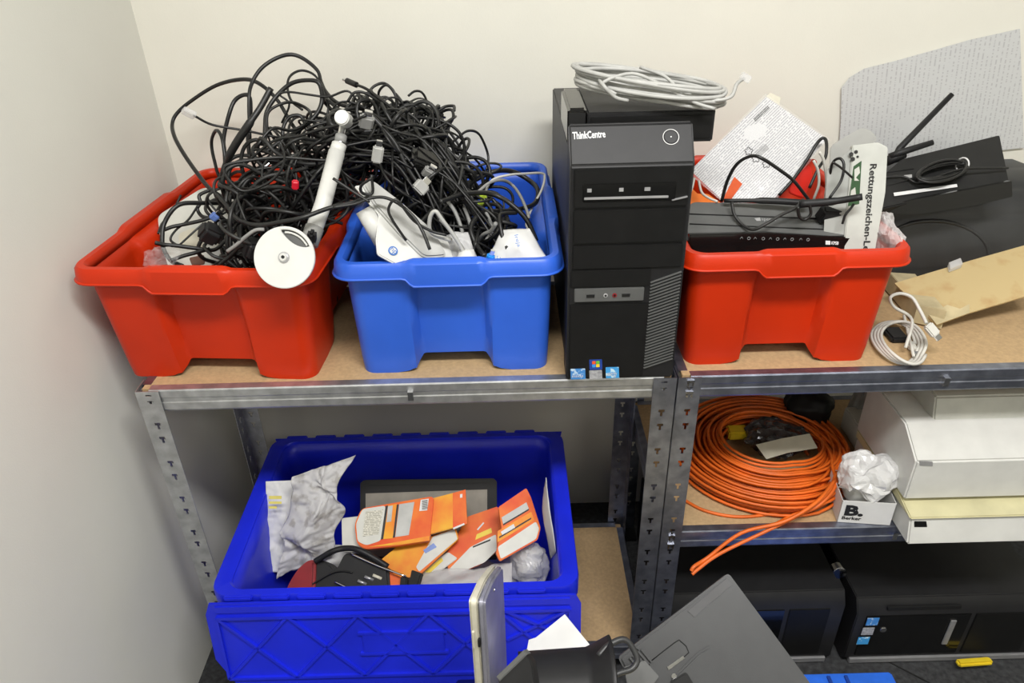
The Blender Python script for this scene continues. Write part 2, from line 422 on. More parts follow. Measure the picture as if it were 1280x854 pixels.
def shelf_unit(name, x0, x1, y0, y1, levels, mz, mzb, label, clip=None):
    t = empty(name, ((x0+x1)/2, (y0+y1)/2, 0), label, 'shelf')
    H = levels[0]+.0
    post(t, x0, y0, 1, 1, H, mz); post(t, x1, y0, -1, 1, H, mzb)
    post(t, x0, y1, 1, -1, H, mz); post(t, x1, y1, -1, -1, H, mzb)
    for z in levels:
        beam(t, (x0+.02, y0+.004), (x1-.02, y0+.004), z, mz if z == levels[0] else mzb, (0, 1))
        beam(t, (x0+.02, y1-.004), (x1-.02, y1-.004), z, mzb, (0, -1))
        beam(t, (x0+.004, y0+.02), (x0+.004, y1-.02), z, mzb, (1, 0))
        beam(t, (x1-.004, y0+.02), (x1-.004, y1-.02), z, mzb, (-1, 0))
        box('shelf_board', (x0+.007, y0+.008, z-.008), (x1-.007, y1-.008, z), M['board'], t, bev=.0008)
        if clip is not None:
            bm = bmesh.new(); bmbox(bm, (clip, y0-.0005, z-.020), (.009, .008, .016))
            frombm('centre_clip', bm, M['chrome'], t)
    return t
Z1, Z2R, ZB = .76, .415, .09
XL0, XL1 = -.607, .263
XR0, XR1 = .2665, 1.1365
D = .36
UL = shelf_unit('shelving_unit', XL0, XL1, 0, D, [Z1, ZB], M['zinc'], M['zinc2'], 'galvanised boltless shelving rack with chipboard shelves, standing against the left wall', clip=-.166)
UR = shelf_unit('shelving_unit', XR0, XR1, 0, .42, [Z1, Z2R], M['zinc2'], M['zinc2'], 'galvanised boltless shelving rack on the right, holding the orange cable coil and white boxes', clip=.7)
for z, x in ((Z1, .2665), (Z2R, .2665)):
    bm = bmesh.new()
    for k in (.004, .026):
        bmbox(bm, (x+.019, -.0022, z-k-.002), (.012, .003, .005)); bmbox(bm, (x+.015, -.0022, z-k-.008), (.003, .003, .005)); bmbox(bm, (x+.023, -.0022, z-k-.008), (.003, .003, .005))
    frombm('beam_hook', bm, M['chrome'], UR)

# ------------------------------------------------------------------ stacking crates
def crate(name, label, c, rz, W, Dp, bw, bd, H, m, group=None):
    """open stacking crate: tapered ribbed body with feet and a rolled rim with grips"""
    t = empty(name, c, label, 'crate', group, rz)
    def side(n0, n1):  # samples along one side, -1..1
        base = [-.94, -.7, -.55, -.50, -.46, -.42, -.38, -.34, -.30, -.26, -.1]
        return base + [0] + [-x for x in base[::-1]]
    def loop(hx, hy, r, zf, inset, out=lambda s, t: 0):
        P = []
        for s in range(4):
            ang = s*math.pi/2
            L = (hx if s % 2 == 0 else hy)-r; O = (hy if s % 2 == 0 else hx)
            for q in side(0, 0):
                u = q/.94*L; o = -O + inset(s, q) - out(s, q)
                x, y = u, o
                cs, sn = round(math.cos(ang)), round(math.sin(ang))
                P.append((x*cs-y*sn, x*sn+y*cs, zf(s, q)))
            for k in range(1, 6):
                a = -math.pi/2 + k*math.pi/12; 
                cx, cy = L, -(O-r); x = cx+r*math.cos(a); y = cy+r*math.sin(a)
                P.append((x*cs-y*sn, x*sn+y*cs, zf(s, 1.0)))
        return P
    def sm(a, b, x): t = max(0, min(1, (x-a)/(b-a))); return t*t*(3-2*t)
    mid = lambda q: 1-sm(.36, .46, abs(q))            # recessed centre panel
    zero = lambda s, q: 0
    rows = []
    n = 9
    for i in range(n):
        f = i/(n-1)                                     # 0 bottom .. 1 under the rim
        hx = bw/2+(W/2-.016-bw/2)*f; hy = bd/2+(Dp/2-.016-bd/2)*f
        rec = .019*(1-sm(.86, .99, f))
        def zf(s, q, f=f):
            b = .026*mid(q) + .007*(1-sm(.50, .60, abs(q)))*(1-mid(q))
            return b + (H-.014-b)*f
        # recess narrows towards the bottom
        rows.append(loop(hx, hy, .022, zf, lambda s, q, rec=rec, f=f: rec*(1-sm(.34+.06*(1-f), .42+.06*(1-f), abs(q)))))
    def mk(nm, rows, th, bottom=False):
        vs = []; fs = []; k = len(rows[0])
        for R in rows: vs += R
        for i in range(len(rows)-1):
            for j in range(k): fs.append((i*k+j, i*k+(j+1) % k, (i+1)*k+(j+1) % k, (i+1)*k+j))
        if bottom:
            c0 = len(vs); L = rows[0]
            inner = [(x*.9, y*.92, .027) for x, y, z in L]; vs += inner
            for j in range(k): fs.append((j, c0+j, c0+(j+1) % k, (j+1) % k))
            fs.append(tuple(c0+j for j in range(k))[::-1])
        o = mesh(nm, vs, fs, m, t, local=True)
        autosmooth(o, 42)
        md = o.modifiers.new('solid', 'SOLIDIFY'); md.thickness = th; md.offset = 0
        return o
    mk('body', rows, .0028, True)
    g = lambda q: 1-sm(.34, .44, abs(q))                # grip in the middle of each side
    gz = lambda s, q, a, b: a+(b-a)*g(q)
    hx, hy = W/2, Dp/2
    R = []
    R.append(loop(hx-.017, hy-.017, .022, lambda s, q: H-.015, zero))
    R.append(loop(hx-.0165, hy-.0165, .022, lambda s, q: gz(s, q, H-.004, H-.001), zero))
    R.append(loop(hx-.013, hy-.013, .024, lambda s, q: gz(s, q, H, H+.004), zero))
    R.append(loop(hx-.005, hy-.005, .030, lambda s, q: gz(s, q, H, H+.004), zero, lambda s, q: .003*g(q)))
    R.append(loop(hx-.0015, hy-.0015, .033, lambda s, q: gz(s, q, H-.004, H), zero, lambda s, q: .004*g(q)))
    R.append(loop(hx, hy, .034, lambda s, q: gz(s, q, H-.015, H-.016), zero, lambda s, q: .004*g(q)))
    R.append(loop(hx+.001, hy+.001, .035, lambda s, q: gz(s, q, H-.021, H-.033), zero, lambda s, q: .003*g(q)))
    R.append(loop(hx+.004, hy+.004, .037, lambda s, q: gz(s, q, H-.0225, H-.0345), zero, lambda s, q: .003*g(q)))
    mk('rim', R, .0022)
    return t
HC = .203
RX1 = math.radians(-4.6)
C1 = crate('stacking_crate', 'large red stacking crate heaped with black cables beside the left wall', (-.462, .255, Z1+.001), RX1, .372, .490, .315, .44, HC, M['red'])
C2 = crate('stacking_crate', 'blue stacking crate with torn label on its rim, between red crate and black tower', (-.0945, .255, Z1+.001), 0, .347, .480, .303, .435, HC, M['blue'])
C3 = crate('stacking_crate', 'red stacking crate holding a router and papers, right of the black tower', (.434, .255, Z1+.001), 0, .347, .480, .297, .435, HC, M['red'])
# torn label on the blue rim
pl = Plane((0, C2.location.y-.2475, 0), (0, -1, .12))
pslab('torn_label', pl, [(509, 340), (520, 342), (534, 339), (535, 346), (533, 353), (526, 355), (520, 350), (514, 355), (510, 349)], .0006, M['residue'], C2, bev=0)

# ------------------------------------------------------------------ black tower
def sticker(name, pl, px, m, parent, lift=.0008): return pslab(name, pl, px, .0006, m, parent, r=.001, lift=lift, bev=0)
M['s_blue'] = mat('blue_sticker', (.06, .25, .62), .3, col2=(.55, .7, .85), vs=120, lo=.55, hi=.62)
M['s_navy'] = mat('navy_sticker', (.02, .06, .32), .3)
M['s_grey'] = mat('silver_sticker', (.45, .46, .48), .35, col2=(.25, .25, .27), vs=200)
M['s_cyan'] = mat('cyan_sticker', (.06, .35, .75), .3, col2=(.6, .8, .9), vs=90, lo=.55, hi=.6)
TX0, TX1, TT = .085, .256, 1.120
tw = empty('desktop_tower', ((TX0+TX1)/2, .2, Z1), 'black desktop tower with vertical front panel, standing upright between blue and red crates', 'computer')
box('case', (TX0+.003, .052, Z1+.001), (TX1-.003, .44, TT), M['pcside'], tw, bev=.002)
# front bezel with sloping top
bm = bmesh.new()
pf = [(0, Z1+.001), (0, 1.112), (.036, 1.158), (.046, 1.158), (.052, 1.118), (.052, Z1+.001)]
vs = []
for x in (TX0, TX1): vs.append([bm.verts.new((x, y, z)) for y, z in pf])
bm.faces.new(vs[0]); bm.faces.new(vs[1][::-1])
for i in range(6): bm.faces.new((vs[0][i], vs[0][(i+1) % 6], vs[1][(i+1) % 6], vs[1][i]))
bmesh.ops.recalc_face_normals(bm, faces=bm.faces)
bmesh.ops.bevel(bm, geom=bm.edges[:], offset=.003, segments=3, affect='EDGES', clamp_overlap=True)
o = frombm('front_bezel', bm, M['pcl'], tw); autosmooth(o, 35)
pt = Plane((0, 0, 1.112), (0, -.046, .036))   # sloping top of the bezel
text('lettering', 'ThinkCentre', pt, (716, 174), (757, 171.5), 9, M['whiteink'], tw, bold=.02)
a = []
cc = pt.at(838.5, 171.5); Rp = frame_of(pt.n, (1, 0, 0))
tube('power_button_ring', [cc + Rp @ V((math.cos(k*math.pi/14)*.0108, math.sin(k*math.pi/14)*.0108, .0008)) for k in range(28)], .0006, M['whiteink'], tw, closed=True, n=1, seg=5)
disc('power_button', cc+pt.n*.0004, Rp, .0095, .0016, M['pcl'], tw)
disc('power_light', cc+pt.n*.0014, Rp, .0009, .0008, M['whiteink'], tw, seg=12, bev=0)
FP = Plane((0, 0, 1), (0, -1, 0))
# front: drive bays, ports, lower panel
def fbox(nm, x0, x1, z0, z1, y0, m, bev=.0012, y1=.001): return box(nm, (x0, y0, z0), (x1, y1, z1), m, tw, bev=bev)
fbox('optical_drive', TX0+.006, TX1-.006, 1.052, 1.108, -.0035, M['pc'])
o = fbox('drive_tray', TX0+.018, TX1-.024, 1.062, 1.088, -.0055, M['gloss'])
fbox('drive_slot', TX0+.020, TX1-.034, 1.0655, 1.069, -.0066, M['greyink'], .0005)
bm = bmesh.new()
for x in (TX0+.024, TX0+.068, TX0+.104): bmbox(bm, (x+.003, -.0058, 1.079), (.008 if x > TX0+.1 else .006, .001, .005))
frombm('drive_marks', bm, M['greyink'], tw)
obox('eject_button', (TX1-.018, -.0048, 1.064), (.022, .003, .0022), Matrix.Rotation(-.22, 3, 'Y'), M['silver'], tw, bev=.0005)
fbox('blank_panel', TX0+.006, TX1-.006, .998, 1.049, -.0035, M['pc'])
fbox('blank_panel', TX0+.006, TX1-.006, .958, .995, -.0035, M['pc'])
fbox('lower_panel', TX0+.004, TX0+.122, Z1+.006, .899, -.0035, M['pc'])
fbox('upper_panel', TX0+.004, TX0+.122, .928, .956, -.003, M['pc'])
pp = fbox('port_panel', TX0+.010, TX0+.114, .9035, .9255, -.0035, M['router'], .001)
bm = bmesh.new()
for x in (TX0+.029, TX0+.082): bmbox(bm, (x+.005, -.004, .914), (.012, .0015, .0045))
frombm('usb_port', bm, M['dark'], pp)
for x, mm in ((TX0+.0565, M['silverink']), (TX0+.070, M['redp'])):
    disc('audio_jack', (x, -.0040, .9145), frame_of((0, -1, 0), (1, 0, 0)), .0032, .0016, mm, pp, seg=20, bev=0)
    disc('jack_hole', (x, -.0044, .9145), frame_of((0, -1, 0), (1, 0, 0)), .0017, .0018, M['dark'], pp, seg=16, bev=0)
# slanted ribs of the ventilation grille
bm = bmesh.new()
z = Z1+.030
while z < .945:
    R = Matrix.Rotation(-.36, 3, 'Y')
    bmbox(bm, ((TX0+.145), -.0012, z), (.0475, .004, .0014), R)
    z += .0054
frombm('vent_grille', bm, M['router'], tw)
sticker('processor_sticker', FP, [(713, 461.5), (731.5, 461), (732, 474), (713.5, 474.5)], M['s_blue'], tw, .0042)
text('lettering', 'inside', FP, (715, 472), (729, 471.5), 3.5, M['whiteink'], tw, lift=.0052)
sticker('system_sticker', FP, [(736.5, 450), (752.5, 449.5), (753, 462), (737, 462.5)], M['s_navy'], tw, .0042)
for k, (dx, dy, c) in enumerate(((0, 0, (.8, .1, .02)), (5, -.3, (.15, .5, .05)), (0, 4, (.05, .3, .8)), (5, 3.7, (.85, .6, .03)))):
    sticker('flag_quarter', FP, [(740+dx, 452+dy), (744.4+dx, 451.6+dy), (744.6+dx, 455.2+dy), (740.2+dx, 455.6+dy)], mat('flag_colour', c, .4), tw, .0049)
sticker('memory_sticker', FP, [(736.5, 463.5), (752.5, 463), (753, 473.5), (737, 474)], M['s_grey'], tw, .0042)
sticker('energy_sticker', FP, [(757, 459.5), (773.5, 459), (774, 472.5), (757.5, 473)], M['s_cyan'], tw, .0042)
text('lettering', 'energy', FP, (759, 470), (771, 469.6), 4, M['whiteink'], tw, lift=.0052)

# black box and pale network cable on top of the tower
bt = empty('thin_client', (.18, .13, TT), 'flat black box lying across the top of the upright tower, under a grey cable coil', 'computer')
A = Py(734, 150, .072); B = Py(893, 146, .072)
R = frame_of((0, 0, 1), (1, -.0, 0))
box('housing', (A.x, .068, TT+.001), (B.x, .225, TT+.046), M['pcl'], bt, bev=.002)
box('front_lip', (A.x+.004, .066, TT+.006), (B.x-.004, .0685, TT+.040), M['pc'], bt, bev=.001)
ad = empty('power_adapter', (.088, .14, TT), 'glossy black adapter squeezed against the left end of the flat box on the tower', 'adapter')
box('body', (.0865, .070, TT+.002), (A.x-.001, .20, TT+.052), M['gloss'], ad, bev=.004, seg=3)
box('plug_face', (.088, .068, TT+.006), (A.x-.003, .0705, TT+.046), M['dark'], ad, bev=.0005)
vs = []
cz = TT+.052
cen = V((.204, .105, cz)); 
pts = []
for k in range(16*14):
    a = 2*math.pi*k/16; lp = k//16
    lf = k/16
    rx = .100 + .010*noise.noise(V((lf*1.3, 8, 2))); ry = .040+.026*noise.noise(V((lf*1.1, 3, 0)))+.0008*lp
    z = cz + .0018*lp + .012*noise.noise(V((lf*1.9, 2, 1)))
    pts.append(cen + V((math.cos(a)*rx + .006*noise.noise(V((k*.2, 0, lp))), math.sin(a)*ry - math.cos(a)*.022, z-cz)) + V((0, 0, .010 - .012*math.cos(a))))
nc = empty('network_cable_coil', cen, 'pale grey network cable coiled in a flat bundle on the flat black box', 'cable')
tube('cable', pts, .0031, M['gcable2'], nc, n=3)
tube('tail', [Py(770, 118, .06), Py(752, 105, .07), Py(790, 92, .07), Py(830, 108, .06), Py(868, 128, .05), Py(893, 136, .045)], .0026, M['gcable2'], nc)
tube('tail', [Py(800, 84, .12), Py(830, 95, .1), Py(850, 112, .08), Py(880, 125, .06), Py(912, 122, .06), Py(921, 105, .08), Py(930, 98, .09)], .0026, M['gcable2'], nc)
tube('strap', [Py(746, 96, .16), Py(752, 104, .06), Py(768, 121, .055), Py(785, 126, .06)], .0026, M['gcable2'], nc)
q = Py(932, 97, .09); obox('plug', q, (.014, .010, .010), Matrix.Rotation(.5, 3, 'Y'), M['film2'], nc, bev=.001)

# ------------------------------------------------------------------ cables
GA = 'black cables tangled in the heap on the left red crate'
GB = 'black cables tangled in the heap on the blue crate'
def cable(pts, r, label, group=None, m=None, name='cable', plug=None, seg=6, n=6, flat=1.0, raw=False):
    o = setorigin(tube(name, pts, r, m or M['black'], seg=seg, n=n, flat=flat, raw=raw)); tag(o, label, 'cable', group)
    if plug:
        p = [V(q) for q in pts]
        for end, kind in plug:
            e, f = (p[0], p[1]) if end == 0 else (p[-1], p[-2])
            d = (e-f).normalized(); R = frame_of(d, (1, 0, 0) if abs(d.x) < .8 else (0, 1, 0))
            c = e + d*.008
            if kind == 'usb':
                b = obox('plug', c, (.012, .007, .024), R, m or M['black'], None, bev=.0015); b2 = obox('contact', c+d*.016, (.011, .0045, .011), R, M['chrome'], None, bev=.0004)
            elif kind == 'dc':
                b = disc('plug', c, R, .0048, .026, m or M['black']); b2 = disc('contact', c+d*.017, R, .0026, .010, M['chrome'])
            elif kind == 'clear':
                b = obox('plug', c, (.012, .009, .020), R, M['film2'], None, bev=.001); b2 = None
            elif kind == 'vga':
                b = obox('plug', c, (.030, .014, .026), R, M['gcable'], None, bev=.003); b2 = obox('contact', c+d*.016, (.018, .008, .008), R, M['chrome'], None, bev=.002)
            elif kind == 'grey':
                b = obox('plug', c, (.014, .012, .022), R, M['gcable'], None, bev=.002); b2 = None
            for q in (b, b2):
                if q is not None:
                    q.data.transform(Matrix.Translation(-o.location)); q.parent = o
    return o
def Z(zx, zy, reg, s): return reg[0]+zx/s, reg[1]+zy/s
def trace(lst, reg, s, ys):
    """image trace of a cable with its distance from the wall given along it"""
    n = len(lst); out = []
    for i, (a, b) in enumerate(lst):
        if isinstance(ys, (int, float)): y = ys
        else:
            t = i/(n-1)*(len(ys)-1); k = min(int(t), len(ys)-2); y = ys[k]+(ys[k+1]-ys[k])*(t-k)
        px, py = Z(a, b, reg, s); out.append(Py(px, py, y))
    return out
RA, SA = (200, 60), 4.27
RB, SB = (430, 95), 4.377
RC, SCc = (190, 230), 7.76
RD, SD = (560, 200), 6.33
T = lambda l, y: trace(l, RA, SA, y)
cable(T([(790, 530), (700, 400), (620, 270), (520, 185), (430, 168), (300, 200), (170, 280), (90, 350), (65, 410), (80, 480), (130, 570), (200, 670), (265, 750), (340, 800)], (.30, .36, .42, .40, .30, .22)), .0036, 'thick black cable making the widest loop, reaching furthest left over the red crate')
cable(T([(480, 500), (475, 280), (490, 190), (540, 110), (620, 55), (700, 35), (770, 60), (840, 120), (860, 180), (890, 240), (960, 300), (1100, 330)], (.30, .36, .40, .36, .28)), .0034, 'black cable making the topmost loop of the heap over the red crate')
cable(T([(760, 330), (700, 280), (680, 200), (700, 145), (760, 120), (830, 150), (870, 230), (900, 300), (880, 420)], (.3, .38, .3)), .0022, 'thin black cable loop just below the topmost loop of the cable heap')
cable(T([(350, 690), (345, 560), (340, 480), (370, 350), (400, 280), (450, 250), (480, 270), (482, 380), (470, 480), (480, 600)], (.28, .34, .3)), .0038, 'thick black cable bent into a narrow upright arch at the left of the heap')
cable(T([(592, 215), (540, 310), (480, 400), (400, 520), (345, 630), (320, 740)], (.24, .20, .22)), [.005]*12+[.0068]*10+[.0045]*9, 'stout black cable with moulded strain relief rising diagonally from the heap', seg=8)
cable(T([(560, 560), (560, 430), (570, 340), (620, 260), (700, 190), (790, 172), (850, 190), (865, 280), (830, 360), (740, 440), (640, 500), (560, 560)], (.25, .32, .30, .22)), .0038, 'thick black cable making a round loop left of the silver knob')
cable(T([(560, 760), (430, 660), (330, 700), (290, 600), (275, 500), (300, 440), (330, 480), (350, 600), (380, 740)], (.28, .3, .22)), .0030, 'black cable looped upright at the left edge of the heap above the crate rim')
cable(T([(640, 480), (450, 440), (280, 410), (180, 360)], (.26, .22)), .0022, 'thin black cable ending in a clear plug, pointing left out of the heap', plug=[(1, 'clear')])
cable(T([(560, 520), (570, 440), (580, 340), (680, 290), (760, 310), (805, 350), (780, 400), (700, 440), (600, 430), (520, 520)], (.2, .3, .2)), .0026, 'black cable twisted in a small flat loop inside the red crate heap')
cable(T([(640, 500), (665, 580), (640, 660), (560, 730), (430, 760), (340, 640), (480, 600), (650, 585), (880, 600), (1000, 590)], (.12, .10, .16)), .0022, 'thin black cable strung straight across the front of the cable heap')
cable(T([(430, 640), (600, 500), (740, 470), (870, 430), (1000, 400), (1100, 360)], (.2, .16)), .0024, 'thin black cable running up to the right across the heap to the silver knob')
cable(T([(650, 400), (690, 300), (640, 250), (690, 235), (800, 250), (900, 260), (1000, 230), (1060, 290)], (.3, .3)), .0020, 'thin black cable weaving level through the top of the heap')
T = lambda l, y: trace(l, RC, SCc, y)
cable(T([(760, 185), (600, 185), (480, 185), (300, 190), (200, 250), (120, 380), (100, 500), (110, 620), (180, 740), (300, 800)], (.20, .14, .10, .06)), .0036, 'thick black cable curved around the left side of the cream device in the red crate')
cable(T([(30, 570), (130, 590), (250, 600), (430, 625), (600, 640), (700, 560), (760, 480)], (.08, .12)), .0034, 'black cable lying level across the cream device')
cable(T([(120, 445), (200, 415), (300, 395), (500, 350), (620, 300)], (.13, .16)), .0034, 'black cable crossing the upper half of the cream device')
cable(T([(180, 745), (300, 700), (430, 665), (560, 630)], (.06, .1)), .0034, 'black cable crossing the lower right corner of the cream device')
cable(T([(560, 60), (460, 110), (470, 180), (440, 240), (480, 310), (560, 330), (620, 300)], (.2, .16)), .0032, 'black cable curled in a hook above the cream device')
cable(T([(280, 110), (200, 270), (100, 380), (60, 480)], (.2, .12)), .0020, 'thin black cable slanting down at the far left of the crate')
cable(T([(440, 220), (350, 350), (230, 450), (180, 540), (250, 600)], (.16, .12)), .0020, 'thin black cable slanting across the cream device')
cable(T([(500, 380), (400, 470), (270, 590)], (.14, .11)), .0018, 'very thin black cable slanting below the others on the cream device')
cable(T([(620, 90), (720, 200), (820, 330), (950, 390), (1100, 395), (1240, 370), (1450, 330), (1700, 240), (1950, 180), (2100, 130)], (.14, .05, .02, .08)), .0036, 'long black cable sagging across the crate and over the white arm to the blue crate')
cable(T([(1090, 440), (1000, 450), (900, 520), (820, 590), (730, 655)], .04), .0030, 'short pale grey cable with silver tip beside the white disc', m=M['gcable'])
cable(T([(990, 700), (880, 600), (760, 700), (650, 790)], .05), .0030, 'black cable arcing behind the left crate rim toward the white disc')
T = lambda l, y: trace(l, RB, SB, y)
cable(T([(60, 45), (130, 75), (230, 150), (330, 230), (400, 300), (470, 400), (520, 480)], (.30, .24, .20)), .0026, 'thin black cable whose barrel plug points up left over the blue crate heap', plug=[(0, 'dc')])
cable(T([(100, 220), (130, 110), (160, 60), (215, 40), (260, 70), (290, 130), (290, 200), (350, 250), (450, 330)], (.3, .34, .26)), .0026, 'black cable making the small tall loop at the crest of the blue crate heap')
cable(T([(200, 160), (190, 90), (230, 50), (275, 90), (285, 180), (240, 300)], (.32, .28)), .0022, 'thin black cable looped inside the small tall loop at the crest')
cable(T([(420, 300), (360, 240), (343, 190), (360, 145), (420, 122), (490, 160), (540, 230), (530, 310), (490, 370), (430, 420)], (.3, .38, .3)), .0034, 'flat black ribbon cable making a round loop against the wall', flat=.35)
cable(T([(160, 210), (300, 180), (400, 185), (500, 230), (580, 310), (640, 400), (690, 490), (710, 560), (730, 620)], (.3, .34, .30)), .0024, 'thin black cable arching from the crest down into the blue crate')
cable(T([(480, 470), (540, 410), (620, 340), (680, 300), (740, 320), (785, 420), (785, 490), (760, 550), (700, 590), (640, 680)], (.26, .36, .30)), .0024, 'thin black cable making the rightmost high loop over the blue crate')
cable(T([(400, 350), (490, 375), (600, 390), (700, 440), (760, 510), (800, 600)], (.26, .34)), .0020, 'thin black cable arching low behind the rightmost loop')
cable(T([(500, 430), (560, 425), (620, 440), (665, 480), (700, 550), (720, 620)], (.26, .3)), .0022, 'thin pale grey cable arching down behind the blue crate rim', m=M['gcable'])
cable(T([(520, 510), (600, 500), (670, 510), (720, 560), (640, 640)], (.22, .24)), .0026, 'black cable bent flat beside the rear rim of the blue crate')
cable(T([(20, 140), (60, 90), (130, 100), (220, 170), (260, 240), (210, 210), (170, 190), (230, 180), (330, 230)], (.26, .3)), .0026, 'black cable curled at the crest beside the silver knob')
cable(T([(120, 190), (200, 270), (280, 370), (330, 470), (400, 580), (470, 640)], (.18, .14)), .0040, 'thick black cable running diagonally down the front of the blue crate heap')
cable(T([(-60, 720), (60, 700), (140, 670), (220, 665), (300, 700), (380, 770), (430, 850), (470, 950)], (.03, .06, .05, .02)), .0026, 'thin black cable crossing the white sleeve toward the blue crate rim')
cable(T([(340, 900), (260, 780), (245, 720), (290, 680), (380, 790), (480, 850), (560, 870)], (.04, .05)), .0022, 'thin black cable looped in front of the white sleeve')
cable(T([(150, 540), (155, 640), (100, 640), (95, 600), (150, 560)], (.08, .06)), .0024, 'small black cable curl at the top of the white sleeve')
cable(T([(-60, 560), (60, 640), (140, 690)], (.06, .05)), .0022, 'thin black cable slanting down to the junction of the two crates')
cable(T([(590, 900), (480, 860), (470, 780), (500, 740), (540, 790), (620, 900), (660, 980)], (.06, .05)), .0032, 'pale grey cable hooked over the black ones at the front of the blue crate', m=M['gcable2'])
T = lambda l, y: trace(l, RD, SD, y)
cable(T([(-60, 330), (0, 310), (120, 270), (290, 260), (400, 290), (500, 350), (620, 470), (700, 640)], (.10, .18, .14)), .0040, 'thick black cable arching low to the right inside the blue crate')
cable(T([(100, 360), (110, 270), (150, 210), (250, 130), (400, 85), (520, 95), (640, 160), (710, 240), (680, 350), (500, 400), (300, 410), (220, 460), (180, 560), (240, 700), (290, 760)], (.16, .30, .34, .24, .12, .06)), .0044, 'thick black cable making a wide loop over the right half of the blue crate')
cable(T([(240, 250), (330, 180), (430, 160), (510, 200), (570, 280), (620, 390), (640, 460)], (.2, .26, .18)), .0028, 'grey cable arching inside the wide loop of the blue crate', m=M['gcable'])
cable(T([(290, 260), (350, 160), (480, 120), (600, 110), (740, 105), (765, 140), (740, 240), (670, 370), (620, 500), (640, 560)], (.22, .32, .20)), .0022, 'pale beige cable bent squarely at the right rim of the blue crate', m=M['wcable'])
cable(T([(540, 420), (420, 430), (410, 500), (440, 640), (470, 700)], (.14, .06)), .0034, 'black cable bent down inside the blue crate behind the white paper bag')
for l, y in (([(0, 330), (60, 420), (110, 560), (120, 680)], .1), ([(110, 340), (150, 430), (180, 520)], .13), ([(-60, 470), (20, 560), (100, 680), (160, 780)], .05), ([(30, 160), (80, 260), (140, 330)], .2), ([(240, 640), (280, 590), (340, 560), (380, 500)], .08), ([(300, 420), (330, 480), (350, 560), (300, 640)], .12)):
    cable(T(l, (y+.04, y)), .0032, 'grey cable slanting down among the black cables in the blue crate', 'grey cables in the blue crate', m=M['gcable'])
def inside(p, bl):
    best = 9; bc = None
    for c, r in bl:
        d = math.sqrt(sum(((p[i]-c[i])/r[i])**2 for i in range(3)))
        if d < best: best = d; bc = c
    return best, bc
def wander(bl, steps, step=.014, turn=.55, rnd=random, zmin=.79):
    c, r = rnd.choice(bl)
    p = V([c[i]+(rnd.random()*1.4-.7)*r[i] for i in range(3)]); d = V((rnd.gauss(0, 1), rnd.gauss(0, .8), rnd.gauss(0, .7))).normalized()
    ax = V((rnd.gauss(0, 1), rnd.gauss(0, 1), rnd.gauss(0, 1))).normalized(); k = rnd.uniform(-.30, .30)
    out = [p.copy()]
    for i in range(steps):
        if rnd.random() < .08: ax = V((rnd.gauss(0, 1), rnd.gauss(0, 1), rnd.gauss(0, 1))).normalized(); k = rnd.uniform(-.30, .30)
        d = (Matrix.Rotation(k, 3, ax) @ d).normalized()
        s, bc = inside(p, bl)
        if s > .75: d = (d + (V(bc)-p).normalized()*(s-.75)*1.1).normalized()
        p = p + d*step
        if p.z < zmin: p.z = zmin; d.z = abs(d.z)
        if p.y > WY-.025: p.y = WY-.025
        out.append(p.copy())
    return out
def clampx(pts, x0, x1, y0, y1, z):
    """keeps the part of a cable that is down in a crate clear of its sides"""
    for p in pts:
        if p.z < z:
            p.x = min(max(p.x, x0), x1); p.y = min(max(p.y, y0), y1)
    return pts
BLA = [((-.385, .22, .955), (.095, .17, .10)), ((-.345, .26, 1.03), (.085, .12, .055)), ((-.25, .28, 1.085), (.08, .09, .032)), ((-.40, .2, .86), (.10, .16, .08))]
BLB = [((-.185, .27, 1.065), (.085, .11, .06)), ((-.125, .25, .995), (.080, .13, .07)), ((-.075, .21, .935), (.055, .12, .07)), ((-.09, .2, .86), (.08, .15, .07)), ((-.22, .28, 1.10), (.07, .09, .03))]
rn = random.Random(11)
TH_W = {.0018: 'very thin', .0022: 'thin', .0024: 'thin', .0028: 'medium', .0034: 'thick'}
def heap_cable(pts, r, where, plug):
    w = TH_W[r]
    lab = f'{w} black cable tangled in the middle of the heap on the {where}'
    if plug: lab = f'{w} black cable with metal tipped plug in the heap on the {where}'
    cable(pts, r, lab, f'{w} black cables {"with plugs " if plug else ""}in the heap on the {where}', n=3, seg=5, m=rn.choice([M['black'], M['black2']]), plug=plug)
for i in range(92):
    pts = clampx(wander(BLA, rn.randint(28, 60), step=.017, rnd=rn), -.585, -.325, .08, .44, .955)
    heap_cable(pts, rn.choice([.0018, .0024, .0028, .0034]), 'left red crate', [(1, rn.choice(['usb', 'dc']))] if i % 9 == 0 else None)
for i in range(84):
    pts = clampx(wander(BLB, rn.randint(28, 60), step=.017, rnd=rn), -.235, .04, .08, .44, .965)
    heap_cable(pts, rn.choice([.0018, .0022, .0028, .0034]), 'blue crate', [(1, rn.choice(['usb', 'dc']))] if i % 9 == 0 else None)
# slanting strands that give the right slope of the blue heap its grain
for i in range(34):
    t = rn.random(); a = V((-.27+.08*rn.random(), .16+.14*rn.random(), 1.075+.035*rn.random())); b = V((-.11+.12*rn.random(), .08+.22*rn.random(), .89+.07*rn.random()))
    m1 = a.lerp(b, .33)+V((.02, .0, .035+.02*rn.random())); m2 = a.lerp(b, .66)+V((.02, -.01, .025+.02*rn.random()))
    cable([a, m1, m2, b, b+V((.01, -.02, -.05))], rn.choice([.0018, .0024, .003]), 'black cable hanging in the slanting strands on the slope of the blue crate heap', 'black strands on the slope of the blue crate heap', n=6, seg=5)
